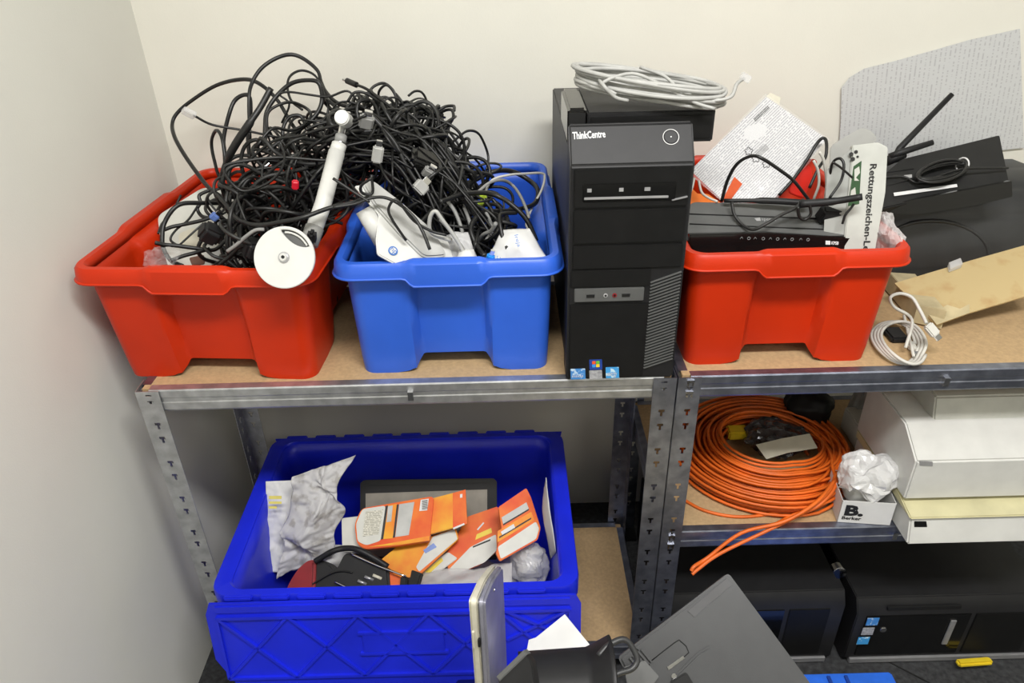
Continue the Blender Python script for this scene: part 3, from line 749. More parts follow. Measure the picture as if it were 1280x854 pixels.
# plugs and adapters among the cables
def adapter(name, px, py, y, s, R, m, label, cat='adapter', prong=True):
    c = Py(px, py, y); t = empty(name, c-V((0, 0, s[2]/2)), label, cat)
    obox('body', c, s, R, m, t, bev=min(s)*.2, seg=3)
    if prong: obox('connector', c+R @ V((0, 0, s[2]/2+.004)), (s[0]*.55, s[1]*.45, .010), R, M['chrome'], t, bev=.0005)
    return t
E3 = lambda a, b, c: (Matrix.Rotation(c, 3, 'Z') @ Matrix.Rotation(b, 3, 'Y') @ Matrix.Rotation(a, 3, 'X'))
adapter('video_plug', 458, 152, .17, (.022, .014, .022), E3(.4, .3, .2), M['gcable'], 'light grey video plug stuck in the cables right of the silver knob', 'plug')
adapter('video_plug', 472, 193, .12, (.016, .013, .026), E3(.1, .25, .2), M['gcable2'], 'light grey video plug in the middle of the blue crate heap', 'plug')
adapter('video_plug', 526, 234, .13, (.022, .012, .018), E3(-.3, .9, .2), M['gcable2'], 'wide grey video plug low on the slope of the blue crate heap', 'plug')
adapter('video_plug', 536, 216, .15, (.020, .012, .018), E3(.5, .6, .1), M['gcable'], 'grey video plug just above the widest plug on the slope', 'plug')
adapter('power_brick', 263, 292, .07, (.030, .026, .030), E3(.5, .7, .5), M['pcl'], 'small square black power adapter beside the cream device', 'adapter', False)
adapter('usb_plug', 268, 271, .10, (.012, .010, .012), E3(.2, .9, .3), M['cableblue'], 'small pale blue plug lying above the square power adapter', 'plug')
adapter('power_brick', 530, 205, .17, (.05, .04, .035), E3(.4, .5, .2), M['gloss'], 'glossy black power adapter half buried in the blue crate heap', 'adapter', False)
adapter('power_brick', 322, 312, .06, (.045, .03, .03), E3(.3, .4, .7), M['pcl'], 'black power adapter low in the red crate left of the white disc', 'adapter', False)
adapter('usb_plug', 369, 231, .10, (.010, .010, .014), E3(.2, .2, .3), mat('bright_red_plug', (.6, .01, .03), .4), 'small bright red plug in the dark of the cable heap', 'plug', False)
adapter('usb_plug', 604, 246, .19, (.010, .008, .012), E3(.2, 1.2, .1), M['lime'], 'small lime green plug among cables in the blue crate', 'plug')
adapter('usb_plug', 601, 254, .16, (.008, .007, .010), E3(.3, .9, .1), M['lime'], 'tiny lime green plug just below the other green plug', 'plug')
adapter('network_plug', 613, 322, .035, (.012, .010, .012), E3(.3, .3, .1), mat('bright_blue_plug', (.01, .25, .75), .35), 'bright blue plug at the front rim of the blue crate', 'plug')

# ------------------------------------------------------------------ white jointed arm with disc
c = Py(356, 322, -.03); n = V((-.06, -.86, .50)).normalized(); R = frame_of(n, (1, 0, 0))
arm = empty('support_arm', V((c.x, c.y, .955)), 'white jointed support arm with round disc foot leaning out of the left red crate', 'arm')
Rd = .0435
def arcpts(r0, a0, a1, k): return [(r0*math.cos(a0+(a1-a0)*i/k), r0*math.sin(a0+(a1-a0)*i/k)) for i in range(k+1)]
# disc with a crescent window: wedge outline plus thin outer band
a0, a1 = math.radians(20), math.radians(95)
outer = arcpts(Rd, a1, a0+2*math.pi, 60)
p_in = [(.036*math.cos(a0)+.0, .036*math.sin(a0))]
ctl = [(.0335*math.cos(a0+.05), .0335*math.sin(a0+.05)), (.012, .014), (.0365*math.cos(a1), .0365*math.sin(a1))]
inn = [tuple((V((*ctl[0], 0))*(1-t)**2 + V((*ctl[1], 0))*2*t*(1-t) + V((*ctl[2], 0))*t*t)[:2]) for t in [i/14 for i in range(15)]]
poly = outer + inn
slab('disc_foot', [c + R @ V((x, y, .003)) for x, y in poly], n, .005, M['white'], arm)
band = arcpts(Rd, a0-.02, a1+.02, 16) + arcpts(Rd-.0045, a1+.02, a0-.02, 16)
slab('disc_band', [c + R @ V((x, y, .0028)) for x, y in band], n, .005, M['white'], arm)
slab('disc_back', [c + R @ V((x, y, -.0035)) for x, y in arcpts(Rd*.97, 0, 2*math.pi, 40)[:-1]], n, .003, M['router'], arm)
slab('inner_ring', [c + R @ V((x, y, -.0005)) for x, y in (arcpts(.037, a0+.1, a1-.1, 12)+arcpts(.034, a1-.1, a0+.1, 12))], n, .0015, M['white'], arm)
disc('washer', c+n*.0040, R, .0078, .003, M['silver'], arm)
disc('screw_head', c+n*.0060, R, .0056, .003, M['chrome'], arm)
disc('screw_socket', c+n*.0072, R, .0026, .002, M['dark'], arm, seg=6, bev=0)
P0 = Py(386, 305, .03); P1 = Py(404, 255, .08); P2 = Py(421, 190, .14); P3 = Py(425, 178, .15); P4 = Py(430, 150, .175)
tube('lower_tube', [P0, P0.lerp(P1, .4)], .014, M['gcable'], arm, seg=16, raw=True)
tube('lower_tube', [P0.lerp(P1, .35), P1, P2], .0125, M['white'], arm, seg=20, raw=True)
obox('hinge', Py(390, 296, .018), (.012, .016, .022), E3(.3, .2, 0), M['pcl'], arm, bev=.004)
tube('neck', [P2, P3, P4], .0065, M['chrome'], arm, seg=16, raw=True)
tube('collar', [P3, P3.lerp(P4, .3)], .009, M['gcable'], arm, seg=16, raw=True)
tube('upper_tube', [P2.lerp(P1, .02), P2.lerp(P3, .8)], .0115, M['white'], arm, seg=20, raw=True)
q = Py(430, 149, .16)
disc('end_knob', q, frame_of((-.05, -.9, .45), (1, 0, 0)), .0115, .030, M['white'], arm, bev=.003)
disc('knob_cap', q+V((-.05, -.9, .45)).normalized()*.015, frame_of((-.05, -.9, .45), (1, 0, 0)), .0098, .003, M['chrome'], arm, bev=.001)

# ------------------------------------------------------------------ other contents of the left crate
pl = Plane((-.56, .13, .885), (.15, -.55, .83))
cr = empty('cream_device', (-.56, .13, .87), 'cream plastic device lying under cables at the left inside the red crate', 'device')
pslab('housing', pl, [(196, 268), (254, 232), (300, 240), (320, 300), (300, 345), (215, 350), (200, 300)], .035, M['offwhite'], cr, r=.012, bev=.004)
pslab('dimple', pl, [(222, 292), (245, 283), (262, 300), (250, 312), (225, 308)], .002, M['cream'], cr, r=.01, lift=.0012)
pslab('lens', pl, [(262, 312), (280, 308), (283, 330), (264, 333)], .003, M['gcable2'], cr, r=.006, lift=.002)
pslab('lens', pl, [(236, 322), (255, 318), (256, 330), (240, 332)], .003, mat('brown_patch', (.12, .05, .03), .5), cr, r=.004, lift=.002)
setorigin(tag(blob('plastic_bag', Py(203, 322, .045), (.026, .02, .018), M['film'], amp=.35, freq=2, crisp=True), 'crumpled clear plastic bag in the front left corner of the red crate', 'bag'))

# ------------------------------------------------------------------ other contents of the blue crate
pl = Plane(Py(500, 290, .06), (.42, -.62, .66))
sl = empty('plastic_sleeve', Py(500, 300, .06)-V((0, 0, .02)), 'white tapered plastic housing with small blue round logo leaning in the blue crate', 'device')
pslab('shell', pl, [(443, 232), (452, 231), (480, 245), (560, 300), (575, 345), (508, 338), (472, 318), (470, 300), (474, 268)], .006, M['white'], sl, r=.004, bev=.002)
pslab('raised_cover', pl, [(452, 228), (466, 224), (500, 250), (545, 290), (560, 320), (530, 322), (498, 290), (470, 258)], .008, M['gcable2'], sl, r=.01, lift=.006, bev=.003)
pl2 = Plane(pl.p, pl.n)
for rr, mm, lf in ((.0072, M['blueink'], .0012), (.0052, M['white'], .0016)):
    disc('logo', pl.at(491, 314)+pl.n*lf, frame_of(pl.n, (1, 0, 0)), rr, .001, mm, sl, bev=0)
text('lettering', 'hp', pl, (487.5, 312), (494, 318), 6, M['blueink'], sl, lift=.0026)
tube('roll', [Py(455, 262, .075), Py(478, 302, .06)], .0135, M['white'], None, seg=24, raw=True)
o = bpy.data.objects['roll']; o.name = 'paper_roll'; setorigin(tag(o, 'short white tube wedged at the left rim of the blue crate', 'tube'))
pb = setorigin(sheet('paper_bag', [Pz(600, 338, .935), Py(692, 336, .04), Py(662, 287, .10), Py(628, 289, .10)], 26, 18, .006, M['paper'], freq=22, bulge=.020, seed=3))
tag(pb, 'crumpled white paper bag with blue print at the front right of the blue crate', 'bag')
bp = Plane(Py(650, 312, .055), (.1, -.75, .65))
for s, p0, p1, h in (('Ireja', (643, 294), (647, 309), 4.5), ('G2C', (621, 330), (626, 322), 5), ('a6y', (640, 328), (652, 327), 4)):
    o = text('lettering', s, bp, p0, p1, h, M['blueink'], None, lift=.020); o.data.transform(Matrix.Translation(-pb.location)); o.parent = pb
o = setorigin(sheet('paper_wad', [Py(568, 332, .03), Py(600, 334, .03), Py(592, 312, .06), Py(574, 312, .06)], 12, 10, .004, M['paper'], freq=30, bulge=.012, seed=5)); tag(o, 'small white crumpled paper at the front centre of the blue crate', 'paper')
o = setorigin(tag(sheet('bubble_wrap', [Py(532, 336, .05), Py(600, 336, .05), Py(585, 290, .10), Py(530, 300, .10)], 20, 16, .010, M['film2'], freq=30, seed=6), 'crumpled bubble wrap under the cables at the front of the blue crate', 'packaging'))

# ------------------------------------------------------------------ contents of the right crate
pl = Plane(Py(955, 285, .11), (0, -.42, .907))
rt1 = empty('wireless_router', Py(960, 290, .1)-V((0, 0, .025)), 'dark grey router with a row of symbols resting in the right red crate', 'router')
pslab('housing', pl, [(858, 300), (856, 262), (866, 251), (1020, 254), (1042, 262), (1066, 296)], .020, M['router'], rt1, r=.008, bev=.003)
fr = Plane(pl.at(960, 299)+V((0, -.002, 0)), (.0, -.97, .2))
pslab('front_face', fr, [(862, 293), (960, 291), (1067, 297), (1070, 311), (1050, 314), (960, 317), (868, 316), (861, 305)], .012, M['gloss'], rt1, r=.003, bev=.0015)
for a, b in (((860, 267.5), (1042, 274)), ((862, 280), (1060, 288))):
    u = pl.at(*a, .0003); v = pl.at(*b, .0003); tube('groove', [u, v], .0012, M['dark'], rt1, raw=True)
for k, x in enumerate((927, 936, 944, 954, 963, 972, 981, 990, 1001, 1010)):
    c = fr.at(x, 298.5+(x-960)*.022, .0006)
    if k % 2: tube('symbol', [c+V((math.cos(q)*.0022, -.0003, math.sin(q)*.0022)) for q in [i*math.pi/4 for i in range(8)]], .0004, M['silverink'], rt1, closed=True, n=2, seg=4)
    else: tube('symbol', [c+V((-.0022, 0, -.0015)), c+V((0, 0, .002)), c+V((.0022, 0, -.0012))], .0004, M['silverink'], rt1, n=2, seg=4)
pslab('logo', fr, [(1032, 301), (1038, 301.2), (1038, 306), (1032, 305.8)], .0004, M['whiteink'], rt1, lift=.0006, bev=0)
text('lettering', 'KPSB', fr, (1039, 305.6), (1048, 306), 4, M['whiteink'], rt1, bold=.03)
text('lettering', 'aperos', pl, (952, 275.5), (970, 276.2), 2.6, M['silverink'], rt1); pslab('logo', pl, [(943, 273), (950, 272), (951, 276), (946, 276)], .0004, M['silverink'], rt1, lift=.0006, bev=0)
tube('antenna', [Py(1000, 255, .095), Py(1040, 252, .09), Py(1078, 246, .075)], [.0066]*7+[.0055]*6, M['pcl'], rt1, seg=8)
tube('antenna', [Py(905, 251, .15), Py(960, 251, .14), Py(1012, 254, .13)], [.0035]*5+[.0055]*8, M['pcl'], rt1, seg=8)
# printed sheet in a clear sleeve
pl = Plane(Py(950, 190, .27), (-.05, -.80, .60))
dc = empty('printed_document', pl.at(955, 245), 'white printed page in a clear sleeve leaning in the right red crate', 'paper')
o = pslab('page', pl, [(863, 213), (958, 121), (1034, 174), (966, 250), (905, 252)], .0008, M['doc'], dc, bev=0)
A = pl.at(905, 252); ux = pl.at(958, 121)-pl.at(863, 213); uvplane(o, A, ux, pl.n.cross(ux))
pslab('clear_sleeve', pl, [(860, 216), (957, 117), (1038, 174), (968, 252), (906, 255)], .0008, M['film'], dc, lift=.002, bev=0)
def glyphbar(pl, a, b, h, nbars, m, par):
    for k in range(nbars):
        t0 = k/nbars; t1 = (k+.55)/nbars; L = math.hypot(b[0]-a[0], b[1]-a[1]); nx, ny = (b[1]-a[1])/L*h, -(b[0]-a[0])/L*h
        q = [(a[0]+(b[0]-a[0])*t0, a[1]+(b[1]-a[1])*t0), (a[0]+(b[0]-a[0])*t1, a[1]+(b[1]-a[1])*t1)]
        yield [q[0], q[1], (q[1][0]+nx, q[1][1]+ny), (q[0][0]+nx, q[0][1]+ny)]
def quads(name, pl, qs, lift, m, par):
    vs = []; fs = []
    for q in qs:
        k = len(vs); vs += [pl.at(*p, lift) for p in q]; fs.append(tuple(range(k, k+len(q))))
    return mesh(name, vs, fs, m, par)
quads('heading_code', pl, glyphbar(pl, (945, 152), (963, 135), 5, 14, None, None), .0005, M['ink'], dc)
quads('small_code', pl, glyphbar(pl, (948, 196), (962, 186), 8, 12, None, None), .0005, M['greyink'], dc)
for (x, y) in ((936, 189), (945, 198), (958, 205)):
    cc = pl.at(x, y, .001); Rr = frame_of(pl.n, (1, 0, 0))
    tube('round_emblem', [cc+Rr @ V((math.cos(q)*(.006+.0014*math.sin(5*q)), math.sin(q)*(.006+.0014*math.sin(5*q)), 0)) for q in [i*math.pi/12 for i in range(24)]], .0006, M['ink'], dc, closed=True, n=1, seg=4)
pslab('orange_note', pl, [(902, 252), (918, 221), (928, 230), (912, 252)], .0008, mat('orange_paper', (.72, .10, .015), .7), dc, lift=.0032, bev=0)
pslab('torn_corner', pl, [(957, 121), (963, 116), (976, 122), (974, 132)], .0006, M['cream'], dc, lift=-.002, bev=0)
# box for escape lighting
pl = Plane(Py(1085, 250, .10), (-.20, -.93, .30))
bx = empty('lighting_box', pl.at(1075, 315)-V((0, 0, .07)), 'tall white carton lettered for escape lighting standing in the right red crate', 'box')
pslab('carton', pl, [(1053, 325), (1066, 182), (1098, 178), (1110, 184), (1107, 240), (1092, 325)], .018, M['cartong'], bx, r=.003, bev=.0015)
pslab('side_flap', pl, [(1034, 212), (1067, 184), (1056, 325), (1028, 322)], .0012, M['sideg'], bx, lift=-.004, bev=0)
text('lettering', 'Rettungszeichen-Leu', pl, (1088, 205), (1078.5, 320), 8, M['ink'], bx, bold=.025)
pslab('green_panel', pl, [(1067, 208), (1077, 201), (1074, 255), (1060, 258)], .0006, M['green'], bx, lift=.0006, bev=0)
for px in ([(1068, 212), (1074, 208), (1075, 216), (1070, 222), (1074, 226), (1068, 226)], [(1064, 238), (1069, 234), (1070, 244), (1065, 250), (1063, 244)]):
    pslab('sign_figure', pl, px, .0006, M['offwhite'], bx, lift=.0012, bev=0)
for (x, y, r_) in ((1064, 193, .0035), (1070, 190, .003), (1066, 199, .0035), (1072, 196, .002)):
    disc('printed_symbol', pl.at(x, y, .0005), frame_of(pl.n, (1, 0, 0)), r_, .0006, M['ink'], bx, bev=0, seg=6)
o = pslab('grey_card', Plane(Py(1050, 200, .18), (-.1, -.9, .35)), [(1038, 182), (1078, 159), (1090, 164), (1098, 176), (1066, 190), (1050, 260), (1036, 260)], .002, M['greyp'], None, r=.01, bev=0)
setorigin(tag(o, 'plain grey plastic card standing behind the white lettered carton', 'card'))
o = setorigin(tag(blob('plastic_bag', Py(1102, 300, .10), (.020, .05, .045), M['film2'], amp=.3, freq=2, seed=4, crisp=True), 'crumpled clear plastic bag in the right corner of the right red crate', 'bag'))
T = lambda l, y: trace(l, (850, 190), 5.565, y)
cable(T([(290, 340), (330, 200), (400, 80), (500, 28), (580, 50), (700, 130), (790, 200), (870, 300), (900, 340)], (.17, .13, .15)), .0028, 'black cable arching high in front of the printed page')
cable(T([(360, 350), (380, 440), (440, 510), (510, 540), (600, 500), (700, 440), (800, 390), (860, 330)], (.14, .085, .12)), .0026, 'black cable sagging over the top of the grey router', m=M['black2'])
cable(T([(690, 300), (780, 200), (880, 60), (940, -40), (980, -90), (1010, -90), (1020, -40), (1010, 40), (960, 120), (900, 250)], (.22, .26, .2)), .0028, 'black cable arching along the right edge of the printed page')
cable(T([(1030, 310), (1040, 200), (1060, 80), (1110, 45), (1140, 90), (1120, 200), (1040, 320)], (.14, .09)), .0022, 'thin black cable looped in front of the white lettered carton')
cable(T([(1060, 70), (1120, 110), (1200, 180)], .09), .0018, 'thin black cable slanting to the green panel of the carton')
cable(T([(930, 330), (965, 230), (960, 130), (930, 60)], .18), .0022, 'pale beige cable standing in the right crate, left one of two', m=M['wcable'])
cable(T([(1010, 340), (1020, 200), (1000, 60), (970, 0)], .19), .0024, 'pale beige cable standing beside the carton, right one of two', m=M['wcable'])
cable(T([(820, 380), (830, 450), (870, 470), (910, 430), (900, 360)], .09), .0026, 'small black cable curl hanging over the router lid')
cable(T([(1130, 500), (1150, 440), (1190, 390), (1210, 360)], .085), .0020, 'thin black cable end lying beside the carton at the router corner')
adapter('power_brick', 1036, 268, .115, (.034, .02, .028), E3(.5, .1, .1), M['pcl'], 'black plug adapter lying on the right end of the router', 'adapter', False)
cable(T([(130, 200), (150, 280), (200, 320), (260, 345)], (.2, .16)), .0022, 'white cable at the left behind the router', m=M['wcable'])
cable(T([(40, 340), (80, 260), (100, 180)], (.18, .2)), .0022, 'white cable standing at the left rim of the right crate', m=M['wcable'])
pl = Plane(Py(880, 240, .22), (0, -.6, .8))
o = setorigin(tag(pslab('orange_packet', pl, [(856, 256), (858, 228), (866, 236), (872, 242), (885, 242), (905, 256)], .006, M['orangep'], None, r=.003), 'bright orange packet lying behind the router at the left rim', 'packet'))
pl = Plane(Py(990, 230, .26), (.1, -.8, .5))
rc = empty('red_case', pl.at(990, 240)-V((0, 0, .05)), 'bright red plastic case behind the router in the right crate', 'case')
pslab('shell', pl, [(965, 262), (970, 240), (1000, 198), (1022, 198), (1026, 262)], .02, M['red'], rc, r=.008, bev=.003)
pslab('oval_lid', pl, [(985, 240), (1000, 210), (1014, 206), (1016, 225), (1005, 248)], .004, mat('signal_red_plastic', (.75, .015, .005), .35), rc, r=.008, lift=.003, bev=.001)
o = setorigin(tag(blob('cable_bag', Py(960, 300, .24)+V((0, 0, -.03)), (.13, .12, .055), M['pcl'], amp=.15, freq=2, seed=8), 'dark padded bag filling the right red crate underneath the router', 'bag'))

# ------------------------------------------------------------------ wall paper, second router, grey device, cardboard, usb cable
def wallsheet():
    out = [(1048, 196), (1051, 150), (1052, 110), (1062, 97), (1080, 86), (1120, 76), (1170, 62), (1212, 50), (1275, 36), (1280, 185), (1210, 192), (1130, 200)]
    pl = Plane((0, WY-.006, 0), (0, -1, 0))
    o = pslab('wall_poster', pl, out, .0008, M['table'], None, bev=0)
    A = pl.at(1052, 196); uvplane(o, A, (1, 0, .12), (-.12, 0, 1))
    setorigin(o); return tag(o, 'large sheet of printed tables hung on the wall above the right end', 'poster')
ws = wallsheet()
gd = empty('grey_moulded_device', (.86, .38, Z1), 'large dark grey moulded plastic device with oval ridge standing behind the cardboard', 'device')
prof = [(.285, Z1+.001), (.28, .80), (.30, .90), (.335, .945), (.40, .96), (.47, .955), (.475, Z1+.001)]
x0, x1 = .650, 1.02
bm = bmesh.new(); rows = []
for x in (x0, x1): rows.append([bm.verts.new((x, y, z)) for y, z in prof])
bm.faces.new(rows[0]); bm.faces.new(rows[1][::-1]); k = len(prof)
for i in range(k): bm.faces.new((rows[0][i], rows[0][(i+1) % k], rows[1][(i+1) % k], rows[1][i]))
bmesh.ops.recalc_face_normals(bm, faces=bm.faces); bmesh.ops.bevel(bm, geom=bm.edges[:], offset=.012, segments=3, affect='EDGES', clamp_overlap=True)
o = frombm('housing', bm, M['mongrey'], gd); autosmooth(o, 50)
pl = Plane((0, .29, .85), (0, -.98, .2))
tube('oval_ridge', [pl.at(1165+70*math.cos(a), 318+42*math.sin(a), -.002) for a in [i*math.pi/16 for i in range(32)]], .004, M['mongrey'], gd, closed=True, n=1, seg=8)
pl = Plane((.70, .30, .985), (.03, -.42, .90))
r2 = empty('wireless_router', pl.at(1150, 220)-V((0, 0, .02)), 'black router with two upright antennas lying on the grey moulded device at far right', 'router')
pslab('housing', pl, [(1098, 262), (1100, 222), (1128, 198), (1250, 168), (1262, 228), (1215, 238), (1150, 250)], .022, M['router2'], r2, r=.006, bev=.003)
pslab('front_face', Plane(pl.at(1150, 252), (.05, -.97, .2)), [(1098, 258), (1150, 248), (1215, 236), (1265, 226), (1266, 246), (1215, 258), (1150, 268), (1100, 268)], .01, M['gloss'], r2, r=.003)
for a, b in (((1104, 216), (1142, 211)), ((1104, 233), (1142, 224))):
    tube('groove', [pl.at(*a, .0003), pl.at(*b, .0003)], .0012, M['dark'], r2, raw=True)
pslab('logo', pl, [(1130, 219), (1140, 218), (1140, 222), (1131, 223)], .0004, M['silverink'], r2, lift=.0006, bev=0)
pslab('white_strip', pl, [(1117, 241), (1196, 230), (1197, 233.5), (1118, 245)], .0008, M['whiteink'], r2, lift=.003, bev=0)
b0 = Py(1118, 196, .36)
tube('antenna', [b0, Py(1124, 186, .37), Py(1190, 118, .40)], [.0045, .0062, .0048], M['pcl'], r2, raw=True, seg=8)
tube('antenna', [Py(1112, 196, .35), Py(1128, 190, .35), Py(1166, 178, .35)], [.0065, .0065, .0052], M['pcl'], r2, raw=True, seg=8)
tube('antenna_hinge', [Py(1108, 202, .35), Py(1130, 192, .355)], .009, M['pcl'], r2, raw=True, seg=10)
pts = []
for k in range(12*9):
    a = 2*math.pi*k/12; lp = k//12
    pts.append(pl.at(1178+(30+2*math.sin(lp*2))*math.cos(a), 214+(10+3*math.sin(lp))*math.sin(a)-6*math.cos(a), .005+.002*lp+.003*noise.noise(V((k*.3, 0, 0)))))
bc = empty('bundled_cable', pl.at(1178, 214), 'black cable tied in a bundle with a white twist on the far right router', 'cable')
tube('cable', pts, .0024, M['black'], bc, n=3)
cc = pl.at(1203, 206, .014)
tube('white_tie', [cc+Matrix.Rotation(.4, 3, 'Z') @ V((.002*math.sin(a), .012*math.cos(a), .012*math.sin(a))) for a in [i*math.pi/8 for i in range(16)]], .0014, M['whiteink'], bc, closed=True, n=1)
cable([pl.at(1105, 222, .004), pl.at(1130, 221, .006), pl.at(1150, 228, .008), pl.at(1200, 212, .02), pl.at(1260, 210, .01)], .0022, 'thin black cable lying loose along the far right router')
cable([Py(1108, 205, .36), Py(1150, 197, .40), Py(1200, 199, .42), Py(1250, 196, .42)], .0018, 'thin black cable stretched below the wall sheet at far right')
# cardboard
cb = empty('cardboard_piece', (.82, .2, Z1), 'torn brown cardboard packaging lying on the right shelf', 'cardboard')
pl = Plane((.80, .20, .815), (-.12, -.35, .93))
pslab('lid_flap', pl, [(1118, 354), (1212, 326), (1290, 304), (1300, 365), (1212, 391), (1171, 406), (1150, 385)], .003, M['card'], cb, r=.002, bev=0)
pslab('torn_flap', pl, [(1150, 380), (1160, 386), (1168, 383), (1172, 388), (1184, 381), (1200, 386), (1212, 380), (1212, 391), (1171, 406)], .001, M['card2'], cb, lift=.0025, bev=0)
slab('folded_flap', [V((.712, .15, .80)), V((.75, .125, .80)), V((.765, .27, .80)), V((.72, .28, .80))], (0, 0, 1), .037, M['card2'], cb, bev=.001)
pslab('red_mark', pl, [(1166, 375), (1171, 378), (1170, 384), (1167, 380)], .0004, mat('red_tear', (.4, .02, .01), .8), cb, lift=.0015, bev=0)
o = setorigin(tag(pslab('tape_piece', pl, [(1186, 328), (1201, 322), (1204, 330), (1188, 336)], .010, M['film2'], None, r=.002, lift=.012), 'small clear plastic clip on the top edge of the cardboard', 'clip'))
uc = empty('usb_cable', (.66, .07, Z1), 'white cable coiled on the chipboard shelf right of the red crate, metal plug showing', 'cable')
pts = []
for k in range(14*4):
    a = 2*math.pi*k/14; lp = k//14
    pts.append(V((.648, .085, Z1+.006+.0035*lp)) + Matrix.Rotation(-.35, 3, 'Z') @ V((.034*math.cos(a)+.004*lp, .070*math.sin(a)-.005*lp, .004*math.sin(a*2))))
tube('coil', pts, .0028, M['wcable'], uc, n=3)
tube('lead', [V((.650, .05, Z1+.014)), Py(1140, 400, .09), Py(1118, 384, .09), Py(1113, 372, .09), Py(1125, 367, .10), Py(1140, 372, .09), Py(1150, 388, .07), Py(1158, 404, .045)], .0028, M['wcable'], uc)
a = Py(1159, 406, .045); b = Py(1170, 419, .035); d = (b-a).normalized(); Rr = frame_of(d, (1, 0, 0))
obox('plug', (a+b)/2, (.015, .010, .022), Rr, M['wcable'], uc, bev=.002); obox('contact', b+d*.004, (.009, .0045, .010), Rr, M['chrome'], uc, bev=.0004)
a = Pz(1136, 425, Z1+.006); b = Pz(1143, 440, Z1+.006); d = (b-a).normalized(); Rr = frame_of(d, (1, 0, 0))
obox('plug', (a+b)/2, (.013, .008, .022), Rr, M['wcable'], uc, bev=.002); obox('contact', b+d*.005, (.011, .0045, .010), Rr, M['chrome'], uc, bev=.0004)
tube('lead', [V((.655, .03, Z1+.01)), Pz(1130, 395, Z1+.01), Pz(1134, 412, Z1+.006), Pz(1137, 428, Z1+.006)], .0026, M['wcable'], uc)
o = setorigin(tag(box('small_black_clip', (.645, .085, Z1+.001), (.675, .125, Z1+.012), M['pcl'], None, bev=.003), 'small black plastic block inside the white cable coil', 'plug'))

# ------------------------------------------------------------------ middle shelf right: orange cable etc.
rn = random.Random(5)
oc = empty('cable_coil', (.515, .20, Z2R), 'large coil of orange fibre cable lying on the right middle shelf', 'cable')
pts = []; NL = 44
for k in range(24*NL):
    a = 2*math.pi*k/24; lp = k/24
    L = int(lp); rr = .088 + (.098*(((L*7) % 17)/16)) + .004*noise.noise(V((lp*1.1, 7, 0)))
    lay = (L*5) % 9
    z = Z2R+.004+.0065*lay*(1-.35*((rr-.088)/.09)) + .004*noise.noise(V((k*.09, 1, 0)))
    ccx = .517+.010*noise.noise(V((lp*.8, 0, 3))); ccy = .205+.012*noise.noise(V((lp*.8, 5, 0)))
    pts.append(V((ccx+rr*math.cos(a), min(.375, ccy+rr*.93*math.sin(a)), max(Z2R+.004, z))))
# smooth radii between loops
sm_ = []
for i in range(len(pts)):
    a = max(0, i-4); b = min(len(pts), i+5); s = V((0, 0, 0))
    for j in range(a, b): s += V((math.hypot(pts[j].x-.517, (pts[j].y-.205)/.93), pts[j].z, 0))
    s /= (b-a); an = 2*math.pi*i/24
    sm_.append(V((.517+s.x*1.02*math.cos(an), min(.385, .205+s.x*.95*math.sin(an)), s.y)))
tube('wound_cable', sm_, .0030, M['orange'], oc, n=2, seg=6)
for pth in ([(1046, 590), (1035, 615), (1005, 640), (960, 663), (900, 692), (872, 712), (865, 718)], [(1044, 600), (1020, 628), (980, 652), (925, 675), (885, 697), (868, 708), (864, 714)], [(1040, 580), (1044, 608), (1020, 634), (990, 650), (968, 664)]):
    n_ = len(pth); q = []
    for i, p in enumerate(pth):
        y = ([.15, .11, .05, -.012, -.030, -.045, -.05] if n_ == 7 else [.15, .10, .06, .03, .008])[i]
        q.append(Py(*p, y) if i > 2 else Pz(*p, Z2R+(.058, .050, .030)[i]))
    for v in q:
        if v.y > -.02: v.z = max(v.z, Z2R+.008)
    tube('loose_end', q, .0034, M['orange'], oc, seg=8)
tube('loose_strand', [Pz(850, 622, Z2R+.004), Pz(880, 638, Z2R+.004), Pz(920, 646, Z2R+.004), Pz(960, 643, Z2R+.004), Pz(1000, 634, Z2R+.006), Pz(1035, 612, Z2R+.02), Pz(1046, 595, Z2R+.03)], .0030, M['orange'], oc, seg=8)
o = setorigin(tag(blob('antistatic_bag', (.545, .235, Z2R+.030), (.065, .055, .026), M['antistatic'], amp=.3, freq=2.2, seed=2, sub=4, crisp=True), 'silvery antistatic bag lying inside the orange cable coil', 'bag'))
pl = Plane((.56, .20, Z2R+.068), (0, -.35, .93))
o = setorigin(tag(pslab('paper_slip', pl, [(945, 556), (978, 548), (1012, 542), (1022, 560), (985, 566), (958, 574)], .001, M['cream'], None, bev=0), 'cream paper slip lying on the antistatic bag', 'paper'))
o = setorigin(tag(box('yellow_packet', (.452, .245, Z2R+.015), (.495, .275, Z2R+.035), M['yellow'], None, bev=.003), 'small yellow packet at the left inside the orange cable coil', 'packet'))
o = setorigin(tag(blob('black_pouch', (.645, .32, Z2R+.045), (.050, .05, .045), M['pc'], amp=.2, freq=1.5, seed=5), 'black fabric pouch behind the orange cable coil', 'pouch'))
